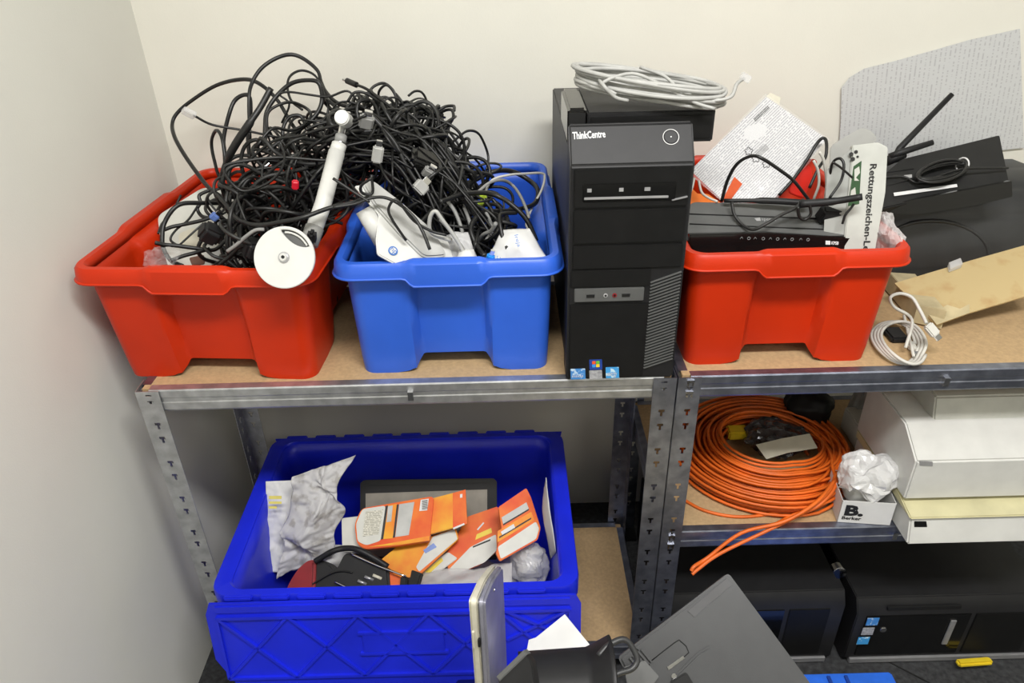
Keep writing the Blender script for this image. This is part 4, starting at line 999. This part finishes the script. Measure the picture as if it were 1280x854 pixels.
# white carton "B. Berker"
R = Matrix.Rotation(-.10, 3, 'Z')
bk = empty('switch_carton', (.648, .052, Z2R), 'open white carton marked with a large black B on the middle shelf', 'box', rz=-.13)
W_, D_, H_ = .094, .085, .055
def lbox(nm, lo, hi, m, par, bev=.0006):
    return box(nm, lo, hi, m, par, bev=bev, local=True)
lbox('front_panel', (-W_/2, -D_/2, .001), (W_/2, -D_/2+.0012, H_), M['paper'], bk)
lbox('rear_panel', (-W_/2, D_/2-.0012, .001), (W_/2, D_/2, H_), M['paper'], bk)
lbox('side_panel', (-W_/2, -D_/2, .001), (-W_/2+.0012, D_/2, H_), M['paper'], bk)
lbox('side_panel', (W_/2-.0012, -D_/2, .001), (W_/2, D_/2, H_), M['paper'], bk)
lbox('base_panel', (-W_/2, -D_/2, .001), (W_/2, D_/2, .002), M['paper'], bk)
nn = Matrix.Rotation(-.13, 3, 'Z') @ V((0, -1, 0))
fp = Plane(bk.location + Matrix.Rotation(-.13, 3, 'Z') @ V((0, -D_/2, 0)), nn)
def ctext(s, x0, x1, z0, h, bold):
    A = bk.location + Matrix.Rotation(-.13, 3, 'Z') @ V((x0, -D_/2, z0)); B = bk.location + Matrix.Rotation(-.13, 3, 'Z') @ V((x1, -D_/2, z0))
    def proj(p): d = p-CAM; zc = d.dot(fwd); return (640+F*d.dot(rt)/zc, 427-F*d.dot(up)/zc)
    a, b = proj(A), proj(B); U = proj(A+V((0, 0, h))); hp = math.hypot(U[0]-a[0], U[1]-a[1])
    text('lettering', s, fp, a, b, hp, M['ink'], bk, bold=bold)
ctext('B.', -.0385, -.005, .020, .024, .05)
ctext('Berker', -.0405, -.006, .009, .0075, .03)
o = setorigin(tag(blob('plastic_bag', bk.location+V((.006, .002, .080)), (.056, .044, .042), M['bag'], amp=.3, freq=1.8, seed=12, sub=4, crisp=True), 'clear plastic bag bulging out of the white carton', 'bag'))
o = setorigin(tag(blob('switch_part', bk.location+V((.0, .004, .052)), (.036, .03, .040), M['white'], amp=.12, freq=2, seed=3), 'white plastic switch inside the bag of the white carton', 'switch'))
# white devices on the right
def profbox(name, label, cat, x0, x1, prof, m, par=None, bev=.003, nm='housing'):
    bm = bmesh.new(); rows = []
    for x in (x0, x1): rows.append([bm.verts.new((x, y, z)) for y, z in prof])
    bm.faces.new(rows[0]); bm.faces.new(rows[1][::-1]); k = len(prof)
    for i in range(k): bm.faces.new((rows[0][i], rows[0][(i+1) % k], rows[1][(i+1) % k], rows[1][i]))
    bmesh.ops.recalc_face_normals(bm, faces=bm.faces); bmesh.ops.bevel(bm, geom=bm.edges[:], offset=bev, segments=2, affect='EDGES', clamp_overlap=True)
    if par is None:
        par = empty(name, ((x0+x1)/2, sum(p[0] for p in prof)/len(prof), min(p[1] for p in prof)), label, cat)
    o = frombm(nm, bm, m, par); autosmooth(o, 35); return par
z = Z2R+.001
d1 = profbox('document_scanner', 'white office device with dark display window at the bottom of the right stack', 'device', .698, .99, [(-.045, z), (-.030, z+.052), (.20, z+.052), (.20, z)], M['white'])
pl = Plane((0, -.045, z), (0, -.96, .28))
pslab('display', pl, [(1143, 652), (1158, 652), (1159, 659), (1143, 659)], .002, M['gloss'], d1, lift=.001, bev=0)
d2 = profbox('paper_tray', 'yellowed plastic tray between the two white devices at far right', 'tray', .694, 1.0, [(-.036, z+.053), (-.036, z+.057), (.03, z+.072), (.20, z+.072), (.20, z+.053)], M['yellowed'])
z2 = z+.073
d3 = profbox('label_printer', 'bulky white office device on top of the yellowed tray at far right', 'printer', .692, 1.02, [(-.006, z2), (-.006, z2+.087), (.055, z2+.125), (.20, z2+.125), (.20, z2)], M['white'])
profbox('', '', '', .745, 1.02, [(.060, z2+.120), (.075, z2+.165), (.19, z2+.185), (.19, z2+.120)], M['offwhite'], d3, nm='raised_lid')
pl = Plane((0, -.006, z2+.05), (0, -1, 0))
pslab('name_plate', pl, [(1150, 577), (1166, 578), (1166, 583), (1150, 582)], .002, M['greyink'], d3, lift=.001, bev=0)
o = profbox('small_white_box', 'small white box standing behind the bagged carton', 'box', .712, .752, [(.22, z), (.22, z+.055), (.30, z+.055), (.30, z)], M['offwhite'])
o = setorigin(tag(obox('grey_case', (.775, .30, z+.12), (.09, .03, .235), E3(.05, .12, 0), M['gcable'], None, bev=.012, seg=3), 'pale grey plastic case standing behind the white devices', 'case'))

# ------------------------------------------------------------------ floor under the right unit: two towers on their sides
def lying_pc(x0, x1, y0, y1, H, label, stickers):
    t = empty('desktop_tower', ((x0+x1)/2, (y0+y1)/2, 0), label, 'computer')
    box('case', (x0+.003, y0+.045, .004), (x1-.003, y1, H-.006), M['pcl'], t, bev=.002)
    prof = [(y0, .018), (y0, H-.028), (y0+.018, H), (y0+.048, H), (y0+.048, .004), (y0+.01, .004)]
    bm = bmesh.new(); rows = []
    for x in (x0, x1): rows.append([bm.verts.new((x, y, z)) for y, z in prof])
    bm.faces.new(rows[0]); bm.faces.new(rows[1][::-1]); k = len(prof)
    for i in range(k): bm.faces.new((rows[0][i], rows[0][(i+1) % k], rows[1][(i+1) % k], rows[1][i]))
    bmesh.ops.recalc_face_normals(bm, faces=bm.faces); bmesh.ops.bevel(bm, geom=bm.edges[:], offset=.002, segments=2, affect='EDGES', clamp_overlap=True)
    o = frombm('front_bezel', bm, M['pcl'], t); autosmooth(o, 35)
    box('front_panel', (x0+.02, y0-.0025, .028), (x0+.235, y0+.002, H-.034), M['gloss'], t, bev=.001)
    box('drive_bay', (x0+.245, y0-.0025, .028), (x1-.03, y0+.002, H-.034), M['pc'], t, bev=.001)
    box('base_strip', (x0+.012, y0-.004, .004), (x1-.012, y0+.012, .018), M['silver'], t, bev=.001)
    return t
l1 = lying_pc(.306, .664, .02, .40, .205, 'black desktop tower lying on its side on the floor, left of the pair', False)
l2 = lying_pc(.690, 1.09, .015, .40, .185, 'black desktop tower with blue stickers lying on its side, right of the pair', True)
for i, mm in enumerate((M['s_blue'], M['s_grey'], M['s_cyan'])):
    box('sticker', (.712-.003*i, .0115, .125-.030*i), (.736-.003*i, .0125, .147-.030*i), mm, l2, bev=0)
box('drive_slot', (.75, .016, .163), (.90, .020, .172), M['dark'], l2, bev=.0005)
disc('chrome_badge', (.752, .012, .11), frame_of((0, -1, 0), (1, 0, 0)), .007, .003, M['chrome'], l2)
box('drive_handle', (.885, .009, .06), (.897, .0125, .135), M['silver'], l2, bev=.001)
disc('side_knob', (.676, .10, .19), frame_of((0, -1, .2), (1, 0, 0)), .014, .02, M['chrome'], l1)
o = setorigin(tag(obox('yellow_marker', (.955, -.008, .024), (.075, .016, .012), E3(0, 0, .05), M['yellow'], None, bev=.004), 'yellow marker on the floor in front of the right lying tower', 'marker'))
lt = empty('blue_lid', (.62, -.11, 0), 'bright blue plastic container standing on the floor at the bottom edge', 'container')
box('body', (.48, -.36, .001), (.745, -.060, .055), M['skyblue'], lt, bev=.008, seg=3)
box('rim', (.475, -.365, .050), (.752, -.050, .062), M['skyblue'], lt, bev=.004, seg=2)
bm = bmesh.new()
for x in (.62, .655): bmbox(bm, (x, -.075, .064), (.006, .03, .006))
frombm('latch', bm, M['s_navy'], lt)
bm = bmesh.new(); bmbox(bm, (0, 0, 0), (.6, .003, .0012), Matrix.Rotation(-.7, 3, 'Z')); bmesh.ops.transform(bm, matrix=Matrix.Translation((.95, -.12, .0008)), verts=bm.verts)
tag(frombm('trim_1', bm, M['dark']), kind='structure')

# ------------------------------------------------------------------ big royal blue tote
TR = .425; TXa, TXb, TYa, TYb = -.524, .1035, -.127, .297
tt = empty('storage_tote', ((TXa+TXb)/2, (TYa+TYb)/2, ZB), 'large royal blue storage tote with its flap lid hanging open, on the lowest shelf', 'tote')
def rrect(x0, x1, y0, y1, r, z, n=5):
    P = []
    for (cx, cy, a0) in ((x1-r, y0+r, -90), (x1-r, y1-r, 0), (x0+r, y1-r, 90), (x0+r, y0+r, 180)):
        for k in range(n+1):
            a = math.radians(a0+90*k/n); P.append(V((cx+r*math.cos(a), cy+r*math.sin(a), z)))
    return P
def lofts(name, loops, m, par, th, bottom=False):
    vs = []; fs = []; k = len(loops[0])
    for L in loops: vs += L
    for i in range(len(loops)-1):
        for j in range(k): fs.append((i*k+j, i*k+(j+1) % k, (i+1)*k+(j+1) % k, (i+1)*k+j))
    if bottom: fs.append(tuple(range(k))[::-1])
    o = mesh(name, vs, fs, m, par); autosmooth(o, 40)
    if th: md = o.modifiers.new('solid', 'SOLIDIFY'); md.thickness = th; md.offset = 0
    return o
def ins(d, z, r=.03):
    e = min(d, .012) if d < .035 else d-.015
    return rrect(TXa+d, TXb-d, TYa+e, TYb-e, r, z)
lofts('body', [ins(.055, ZB+.003), ins(.052, ZB+.012), ins(.032, TR-.06), ins(.030, TR-.045), ins(.028, TR-.004)], M['royal'], tt, .003, True)
lofts('rim', [ins(.028, TR-.030), ins(.027, TR-.002), ins(.023, TR+.001), ins(.001, TR+.001), ins(0, TR-.003), ins(0, TR-.038), ins(.003, TR-.040)], M['royal'], tt, .002)
for x in [TXa+.05+i*.062 for i in range(9)]:
    box('hinge_lug', (x-.022, TYb-.002, TR-.007), (x+.022, TYb+.008, TR+.003), M['royal'], tt, bev=.002)
    box('hinge_lug', (x-.024, TYa-.006, TR-.008), (x+.024, TYa+.004, TR+.001), M['royal'], tt, bev=.002)
bm = bmesh.new()
for y in (-.03, .05, .13, .21):
    for x in (TXa+.013, TXb-.013): bmesh.ops.transform(bm, matrix=Matrix.Translation((x, y, TR+.0008)), verts=bmesh.ops.create_cone(bm, cap_ends=True, segments=12, radius1=.0025, radius2=.0025, depth=.0015)['verts'])
frombm('rivet_hole', bm, M['dark'], tt)
# hanging flap: a plate with raised diagonal ribs
LH = .205; tilt = math.radians(9)
lu = V((1, 0, 0)); lv = V((0, -math.sin(tilt), -math.cos(tilt))); ln = lu.cross(lv).normalized()
if ln.y > 0: ln = -ln
LO = V((TXa-.008, TYa-.010, TR-.006)); LW = TXb-TXa+.010
def Lp(u, v, h=0): return LO + lu*(u*LW) + lv*(v*LH) + ln*h
def flap(par, pt, nm):
    out = [(.015, 0), (.985, 0), (1.0, .10), (1.0, .62), (.965, .90), (.93, .90), (.92, .97), (.80, .97), (.78, .90), (.66, .90), (.64, 1.0), (.50, 1.0), (.48, .92), (.34, .92), (.32, .99), (.18, .99), (.16, .93), (.05, .93), (0, .60), (0, .12)]
    o = slab(nm, [pt(u, v) for u, v in out], ln, .004, M['royal'], par, bev=.0012)
    bm = bmesh.new()
    def rib(a, b, w=.005, h=.006):
        A = pt(*a); B = pt(*b); d = (B-A); L = d.length
        R = frame_of(ln, d); bmbox(bm, (A+B)/2+ln*(h/2-.001), (L, w, h), R)
    rib((.03, .06), (.97, .06), .012, .004); rib((.03, .14), (.97, .14), .006, .007); rib((.03, .80), (.95, .80)); rib((.03, .14), (.03, .80)); rib((.97, .14), (.97, .80))
    xs = [.03+.188*i/1 for i in range(6)]
    for i in range(5):
        rib((xs[i], .14), (xs[i+1], .80)); rib((xs[i+1], .14), (xs[i], .80))
    rib((.40, .34), (.64, .34)); rib((.40, .56), (.64, .56))
    rib((.80, .14), (.97, .45)); rib((.97, .14), (.80, .45))
    frombm('ribs', bm, M['royal'], o)
    bm = bmesh.new(); R = frame_of(ln, lu); bmbox(bm, pt(.52, .45)+ln*.001, (LW*.22, LH*.2, .006), R)
    bmesh.ops.bevel(bm, geom=bm.edges[:], offset=.001, segments=2, affect='EDGES'); frombm('label_plate', bm, M['royal'], o)
    return o
flap(tt, Lp, 'flap_lid')
tube('lid_wire', [Lp(.03, .99, .004), Lp(.05, 1.06, .004), Lp(.07, 1.0, .004)], .002, M['chrome'], tt)
lvb = V((0, .12, -.99)).normalized()
slab('rear_flap_lid', [V((TXa, TYb+.010, TR-.006)), V((TXb, TYb+.010, TR-.006)), V((TXb-.03, TYb+.030, TR-.20)), V((TXa+.03, TYb+.030, TR-.20))], (0, 1, .1), .004, M['royal'], tt)

# contents
fill = setorigin(tag(blob('packing_paper', (-.20, .08, .185), (.24, .155, .085), M['paper'], amp=.22, freq=2.2, seed=21, sub=5), 'crumpled white packing paper filling the bottom of the royal blue tote', 'paper'))
# crumpled receipts at left
o = setorigin(sheet('crumpled_sheet', [Py(346, 724, .02), Py(414, 694, .05), Py(439, 570, .12), Py(372, 592, .11)], 60, 70, .020, None, freq=15, seed=4, bulge=.012, rip=.03))
M['receipt'] = mat('crumpled_receipt_paper', (.52, .515, .52), .75, vs=45, col2=(.36, .345, .33), lo=.5, hi=.62)
o.data.materials.append(M['receipt'])
tag(o, 'crumpled grey printed sheet standing at the left inside the tote', 'paper')
cs = o
o = setorigin(sheet('crumpled_sheet', [Py(335, 716, .04), Py(385, 712, .06), Py(385, 600, .14), Py(332, 602, .14)], 50, 50, .010, M['paper'], freq=18, seed=9, bulge=.004)); tag(o, 'crumpled white label sheet with faint yellow mark behind the grey one', 'paper')
pl = Plane(Py(345, 635, .085), (.05, -.75, .66))
ym = quads('yellow_print', pl, [[(336, 620), (352, 620), (352, 624), (336, 624)], [(336, 627), (352, 627), (352, 630), (336, 630)], [(336, 633), (346, 633), (346, 636), (336, 636)]], .014, mat('pale_yellow_ink', (.6, .52, .12), .7), None)
ym.data.transform(Matrix.Translation(-o.location)); ym.parent = o
o = setorigin(tag(sheet('crumpled_sheet', [Py(375, 735, .03), Py(440, 735, .03), Py(440, 682, .08), Py(385, 680, .08)], 26, 20, .008, M['paper'], freq=22, seed=11, bulge=.01), 'small crumpled white sheet at the foot of the grey one', 'paper'))
# dark framed panel
pl = Plane(Py(535, 640, .16), (0, -.72, .69))
pn = empty('framed_panel', pl.at(535, 680), 'black framed panel with beige face leaning at the rear inside the tote', 'panel')
pslab('frame', pl, [(450, 700), (450, 604), (455, 600), (617, 598), (621, 602), (621, 700)], .014, M['router2'], pn, r=.003, bev=.002)
pslab('face', pl, [(457, 696), (457, 617), (609, 612), (609, 696)], .002, mat('beige_panel', (.24, .22, .18), .6), pn, lift=.0015, bev=0)
pslab('top_groove', pl, [(462, 606), (612, 603), (612, 604.5), (462, 607.5)], .001, M['dark'], pn, lift=.001, bev=0)
# software cartons
NP = V((0, -.55, .83))
def pack(px, y, m, label, n=NP, th=.010, r=.004, name='software_carton'):
    pl = Plane(Py(sum(p[0] for p in px)/len(px), sum(p[1] for p in px)/len(px), y), n)
    t = empty(name, pl.at(px[0][0], px[0][1]), label, 'box')
    pslab('carton', pl, px, th, m, t, r=r, bev=.001, seg=5); return t, pl
def panel(t, pl, nm, px, m, lift=.0008, r=0, bev=0):
    o = pslab(nm, pl, px, .0006, m, t, lift=lift, r=r, bev=bev); return o
t, pl = pack([(540, 623), (582, 612), (584, 655), (537, 668)], .075, M['fire2'], 'orange and yellow carton wedged behind the cream ended one in the tote')
panel(t, pl, 'orange_band', [(566, 616.5), (582, 612), (584, 655), (566, 660)], M['fire'])
panel(t, pl, 'white_seal', [(566, 660), (580, 654), (581, 656), (567, 662)], M['paper'], .0014); panel(t, pl, 'white_seal', [(575, 618), (578, 617.5), (578, 622), (575, 622.5)], M['paper'], .0014)
t, pl = pack([(476, 700), (500, 680), (537.5, 671), (570, 660), (573, 674), (521, 722), (490, 722)], .03, M['fire2'], 'yellow carton with rounded cream corner lying lowest in the middle of the tote')
panel(t, pl, 'cream_strip', [(541, 671), (568, 661.5), (572, 674), (524, 715), (520, 709)], M['offwhite'], r=.003)
panel(t, pl, 'blue_patch', [(529, 688), (542, 679), (546, 684), (532, 692)], M['cableblue'], .0014)
t, pl = pack([(519, 733), (521, 716), (560, 690), (572, 698), (548, 716), (525, 731)], .015, M['offwhite'], 'cream carton end peeking out under the yellow carton near the tote rim')
panel(t, pl, 'yellow_stripe', [(521, 724), (552, 697), (554, 701), (523, 730)], M['yellow'])
t, pl = pack([(558, 692), (584, 646), (622, 633), (632, 660), (620, 690), (600, 706), (563, 721), (560, 712)], .055, M['fire'], 'orange carton with cream end lying between two others at the tote centre')
panel(t, pl, 'cream_end', [(561, 712), (588, 684), (620, 668), (621, 688), (606, 703), (565, 720)], M['offwhite'], r=.004)
panel(t, pl, 'yellow_stripe', [(596, 668), (614, 660), (615, 666), (594, 675)], M['yellow']); panel(t, pl, 'black_stripe', [(591, 683), (613, 674), (613, 676), (591, 685)], M['ink'], .0014)
panel(t, pl, 'white_seal', [(596, 662), (604, 653), (605.5, 654), (597.5, 663)], M['paper'], .0014)
t, pl = pack([(623, 634), (658, 610), (664, 622), (676, 660), (672, 675), (625, 702), (620, 692), (627, 660)], .04, M['fire'], 'orange carton with striped cream panels at the right inside the tote', n=V((.15, -.6, .8)))
panel(t, pl, 'cream_end', [(622, 684), (670, 652), (674, 661), (670, 674), (626, 699)], M['offwhite'], r=.004)
panel(t, pl, 'yellow_band', [(622, 664), (664, 640), (668, 650), (622, 678)], M['fire2'])
panel(t, pl, 'pale_panel', [(627, 647), (658, 628), (661, 636), (629, 655)], M['gcable2'], .0014)
panel(t, pl, 'black_stripe', [(629, 655), (661, 636), (661, 638), (629, 657)], M['ink'], .0014); panel(t, pl, 'black_stripe', [(624, 671), (664, 647), (664, 649), (624, 673)], M['ink'], .002)
panel(t, pl, 'white_panel', [(626, 665), (642, 655), (644, 660), (628, 669)], M['paper'], .002)
t, pl = pack([(452, 635.5), (542.6, 620), (537, 676), (500, 682), (456, 687), (446, 680), (443, 655)], .045, M['fire'], 'cream ended orange carton lying uppermost at the left of the tote', th=.016, r=.010)
panel(t, pl, 'cream_end', [(453, 636.5), (482, 632), (476, 676), (458, 682), (447, 677), (445, 655)], M['offwhite'], r=.006)
o = panel(t, pl, 'small_print', [(457, 640), (479, 637), (473, 668), (453, 671)], M['label'], .0014); uvplane(o, pl.at(457, 671), pl.at(473, 668)-pl.at(453, 671), pl.at(457, 640)-pl.at(453, 671))
panel(t, pl, 'black_stripe', [(482, 632.5), (485, 632), (479, 674), (476, 674.5)], M['ink'], .0014)
panel(t, pl, 'yellow_band', [(485, 632), (496, 630), (491, 673), (479, 674)], M['fire2'])
panel(t, pl, 'pale_panel', [(485, 633), (491, 632), (489, 652), (483, 653)], M['gcable2'], .0014)
panel(t, pl, 'black_stripe', [(496, 631), (498.5, 630.6), (493.5, 672), (491, 672.3)], M['ink'], .0014)
panel(t, pl, 'white_panel', [(499, 630.5), (518, 627.5), (511, 669), (494, 671.5)], M['gcable2'])
panel(t, pl, 'yellow_corner', [(460, 684), (500, 677), (537, 670), (537, 676), (500, 681)], M['fire2'], .001)
panel(t, pl, 'bar_code', [(526, 625), (536, 623.5), (534, 638), (524, 639)], M['paper'], .0014)
quads('bar_code_lines', pl, [[(527.5+0, 626+i*1.5), (534.5, 625+i*1.5), (534.5, 625.7+i*1.5), (527.5, 626.7+i*1.5)] for i in range(8)], .0022, M['ink'], t)
o = setorigin(tag(pslab('white_card', Plane(Py(438, 665, .06), NP), [(427, 648), (452, 645), (456, 690), (428, 690)], .002, M['offwhite'], None, r=.001, bev=0), 'plain off-white card behind the cream ended carton', 'card'))
o = setorigin(tag(blob('bubble_wrap', Py(662, 705, .03), (.036, .035, .045), M['film2'], amp=.2, freq=2, seed=31, sub=4, crisp=True), 'bubble wrapped parcel at the right end of the tote', 'parcel'))
o = setorigin(tag(blob('wrapped_parcel', Py(662, 706, .045), (.028, .028, .038), M['paper'], amp=.15, freq=3, seed=33, sub=4), 'white parcel inside the bubble wrap', 'parcel'))
o = setorigin(tag(sheet('envelope', [Py(688, 700, .05), Py(694, 690, -.02), Py(683, 597, .03), Py(680, 610, .09)], 12, 16, .003, M['paper'], freq=12, seed=2, bulge=.01), 'white envelope standing on edge against the right side of the tote', 'envelope'))
pl = Plane(Py(585, 732, -.02), (0, -.5, .86))
o = setorigin(tag(sheet('packing_sheet', [Py(515, 742, -.06), Py(640, 742, -.06), Py(640, 705, .01), Py(530, 715, .01)], 30, 12, .008, M['film2'], freq=26, seed=17), 'clear crumpled wrap near the front rim of the tote', 'packaging'))
# black and red handheld device with cable loop
T = lambda l, y: trace(l, (320, 640), 5.818, y)
pl = Plane(Py(430, 720, -.02), (-.15, -.55, .82))
hd = empty('headset', pl.at(430, 745), 'black and dark red headset with steel wires at the front of the tote', 'headset')
Zt = lambda l: [Z(a, b, (320, 640), 5.818) for a, b in l]
pslab('red_shell', pl, Zt([(190, 620), (240, 500), (300, 410), (370, 350), (430, 345), (420, 620)]), .03, M['redp'], hd, r=.018, lift=.012, bev=.005)
pslab('black_shell', pl, Zt([(290, 620), (380, 440), (440, 345), (520, 360), (580, 420), (640, 300), (780, 300), (960, 410), (975, 600), (640, 640)]), .034, M['pcl'], hd, r=.008, lift=.004, bev=.004)
tube('head_band', T([(430, 360), (480, 330), (560, 285), (650, 265), (740, 275), (850, 330), (960, 400)], (0, .01, -.02)), .0055, M['pcl'], hd, seg=10)
tube('steel_wire', [pl.at(*q, .012) for q in Zt([(690, 305), (880, 390), (1090, 470)])], .0020, M['chrome'], hd)
tube('steel_wire', [pl.at(*q, .012) for q in Zt([(575, 510), (660, 550), (750, 590)])], .0020, M['chrome'], hd)
tube('cable', [pl.at(*q, .008) for q in Zt([(310, 590), (420, 520), (540, 450), (620, 430), (700, 440)])], .0016, M['black'], hd)
for q in ([(1130, 420), (1205, 445), (1165, 575), (1100, 570)], [(1050, 470), (1100, 470), (1090, 570), (1040, 570)]):
    pslab('clamp', pl, Zt(q), .016, M['pc'], hd, r=.003, lift=.010, bev=.002)
for i, (x, y, mm) in enumerate(((790, 470, M['silver']), (740, 500, M['silver']), (850, 460, M['cream']))):
    c0 = pl.at(*Zt([(x, y)])[0], .008); tube('metal_pin', [c0, c0+V((.016, -.004, -.006))], .003, mm, hd, raw=True, seg=8)
o = setorigin(tag(pslab('orange_carton_scrap', Plane(Py(495, 725, -.035), NP), [(487, 742), (487, 715), (503, 722), (503, 744)], .006, M['fire'], None, r=.002), 'orange carton scrap standing by the black clamps at the front rim', 'carton'))
o = setorigin(tag(box('dark_tray', (-.49, -.09, .22), (-.40, -.02, .275), M['router'], None, bev=.006), 'dark grey block in the front left corner of the tote', 'block'))

# ------------------------------------------------------------------ pile in the foreground
# the things below stand on a carton on the floor that the photograph cuts off
pc = empty('pedestal_carton', (.20, -.50, 0), 'plain brown carton on the floor carrying the dark grey monitor and its stand', 'box')
box('carton', (-.10, -.70, .001), (.52, -.32, .20), M['card2'], pc, bev=.002)
# pale tablet-like screen on edge
pl = Plane(Py(604, 780, -.32), (-1, -.28, .10))
zb = .202
A = Py(606, 752, -.40); B = Py(629, 707, -.27)
A0 = V((A.x, A.y, zb)); B0 = V((B.x, B.y, zb))
sn = (B0-A0).cross(V((0, 0, 1))).normalized()
if sn.x < 0: sn = -sn
sc = empty('thin_screen', V((A.x, -.33, zb)), 'thin cream edged flat screen standing on edge in front of the blue tote', 'screen')
face = roundpoly([A0, B0, B, A+(B-A)*.45+V((0, 0, .008)), A], .012, 6)
slab('edge_frame', [p-sn*.008 for p in face], sn, .012, M['cream'], sc, bev=.003)
slab('back_cover', face, sn, .010, mat('silver_grey_cover', (.30, .30, .36), .35, metal=.3), sc, bev=.003)
fd = (A0-B0).normalized()
obox('side_port', V((A.x, A.y, A.z-.075))-sn*.010+fd*.0005, (.003, .004, .014), frame_of((0, 0, 1), sn), M['dark'], sc, bev=.0005)
obox('side_button', V((A.x, A.y, A.z-.07))-sn*.0165+fd*.0005, (.003, .004, .030), frame_of((0, 0, 1), sn), M['cream'], sc, bev=.0005)
disc('cover_screw', V((A.x, A.y, A.z-.05))-fd*.06+sn*.0006, frame_of(sn, (0, 0, 1)), .003, .0015, M['chrome'], sc, seg=12)
# paper sheet
pl = Plane(Py(690, 800, -.30), (.05, -.45, .88))
o = setorigin(tag(pslab('folded_sheet', pl, [(656, 826), (661, 800), (670, 797), (706, 768), (742, 812), (760, 1010), (690, 1020)], .0012, M['paper'], None, bev=0), 'white folded paper sheet sticking up behind the black monitor stand', 'paper'))
# dark grey monitor lying face down
pl = Plane(Py(880, 800, -.32), (-.12, -.62, .77))
mn = empty('computer_monitor', pl.at(880, 840)-V((0, 0, .12)), 'dark grey monitor with its moulded back upwards, lying tilted at the bottom', 'monitor')
pslab('back_cover', pl, [(772, 822), (911, 716), (1022, 866), (1010, 900), (830, 930)], .028, M['mongrey'], mn, r=.006, bev=.004)
pslab('corner_strip', pl, [(859, 764), (908, 723), (916, 731), (868, 772)], .002, mat('monitor_strip', (.05, .05, .052), .5), mn, lift=.0012, bev=.0005)
pslab('centre_hump', pl, [(872, 816), (890, 806), (920, 850), (960, 910), (900, 930), (850, 880), (838, 850)], .008, M['mongrey'], mn, r=.006, lift=.006, bev=.003)
tube('cover_seam', [pl.at(812, 828, .0006), pl.at(844, 803, .0006), pl.at(851, 802, .0006), pl.at(861, 816, .0006), pl.at(840, 832, .0006)], .0007, M['dark'], mn, seg=5, n=2)
tube('cover_seam', [pl.at(792, 812, .0006), pl.at(797, 812, .0006), pl.at(812, 832, .0006)], .0007, M['dark'], mn, seg=5, n=2)
pslab('chrome_clip', pl, [(834, 834), (854, 820), (856, 823), (836, 838)], .002, M['chrome'], mn, lift=.003, bev=.0005)
for (x, y) in ((843, 846), (801, 855)): disc('screw', pl.at(x, y, .002), frame_of(pl.n, (1, 0, 0)), .004, .003, M['chrome'], mn, seg=16)
bm = bmesh.new()
for k in range(5):
    A = pl.at(787+k*3.6, 822-k*2.6, .003); B = pl.at(800+k*3.6, 838-k*2.6, .003); R = frame_of(pl.n, B-A); bmbox(bm, (A+B)/2, ((B-A).length, .0025, .005), R)
frombm('vent_ribs', bm, M['mongrey'], mn)
pslab('hinge_block', pl, [(780, 834), (806, 826), (824, 846), (806, 870), (786, 868)], .012, M['router'], mn, r=.002, lift=.008, bev=.001)
pslab('latch', pl, [(838, 852), (858, 840), (870, 860), (850, 880)], .012, M['pc'], mn, r=.004, lift=.010, bev=.002)
# black monitor stand
st = empty('monitor_stand', Py(700, 850, -.40)-V((0, 0, .10)), 'black curved monitor stand in front of the white sheet at the bottom', 'stand')
c0 = Py(700, 838, -.40)
zz = c0.z; xa = Py(648, 840, -.40).x; xb = Py(768, 830, -.40).x
vs = []; fs = []
N_ = 24
for i in range(N_+1):
    t = i/N_; x = xa+(xb-xa)*t
    px = 640+(x)*0  # width runs along x
    top = zz-.004+.008*t + (.022*max(0, (t-.76)/.24) if t > .76 else 0)
    for j in range(9):
        a = math.pi*j/8
        vs.append(V((x, -.40-.055*math.cos(a)*1.0, top-.05+.05*math.sin(a))))
for i in range(N_):
    for j in range(8): k = i*9+j; fs.append((k, k+1, k+10, k+9))
o = mesh('neck', vs, fs, M['pcl'], st, smooth=True); md = o.modifiers.new('solid', 'SOLIDIFY'); md.thickness = .003
pl = Plane(Py(640, 830, -.455), (-.5, -.6, .62))
pslab('end_plate', pl, [(622, 848), (656, 816), (664, 828), (672, 880), (628, 890)], .012, M['pcl'], st, r=.004, bev=.001)
pslab('end_plate_edge', pl, [(620, 846), (654, 813), (659, 818), (624, 852)], .010, M['router'], st, lift=.002, bev=.001)
pl = Plane(Py(770, 825, -.39), (.2, -.7, .68))
tube('hinge_lip', [pl.at(762, 868, 0), pl.at(768, 845, 0), pl.at(790, 836, 0), pl.at(796, 822, 0), pl.at(782, 800, 0), pl.at(762, 806, 0), pl.at(748, 820, 0)], .004, M['mongrey'], st, seg=8)
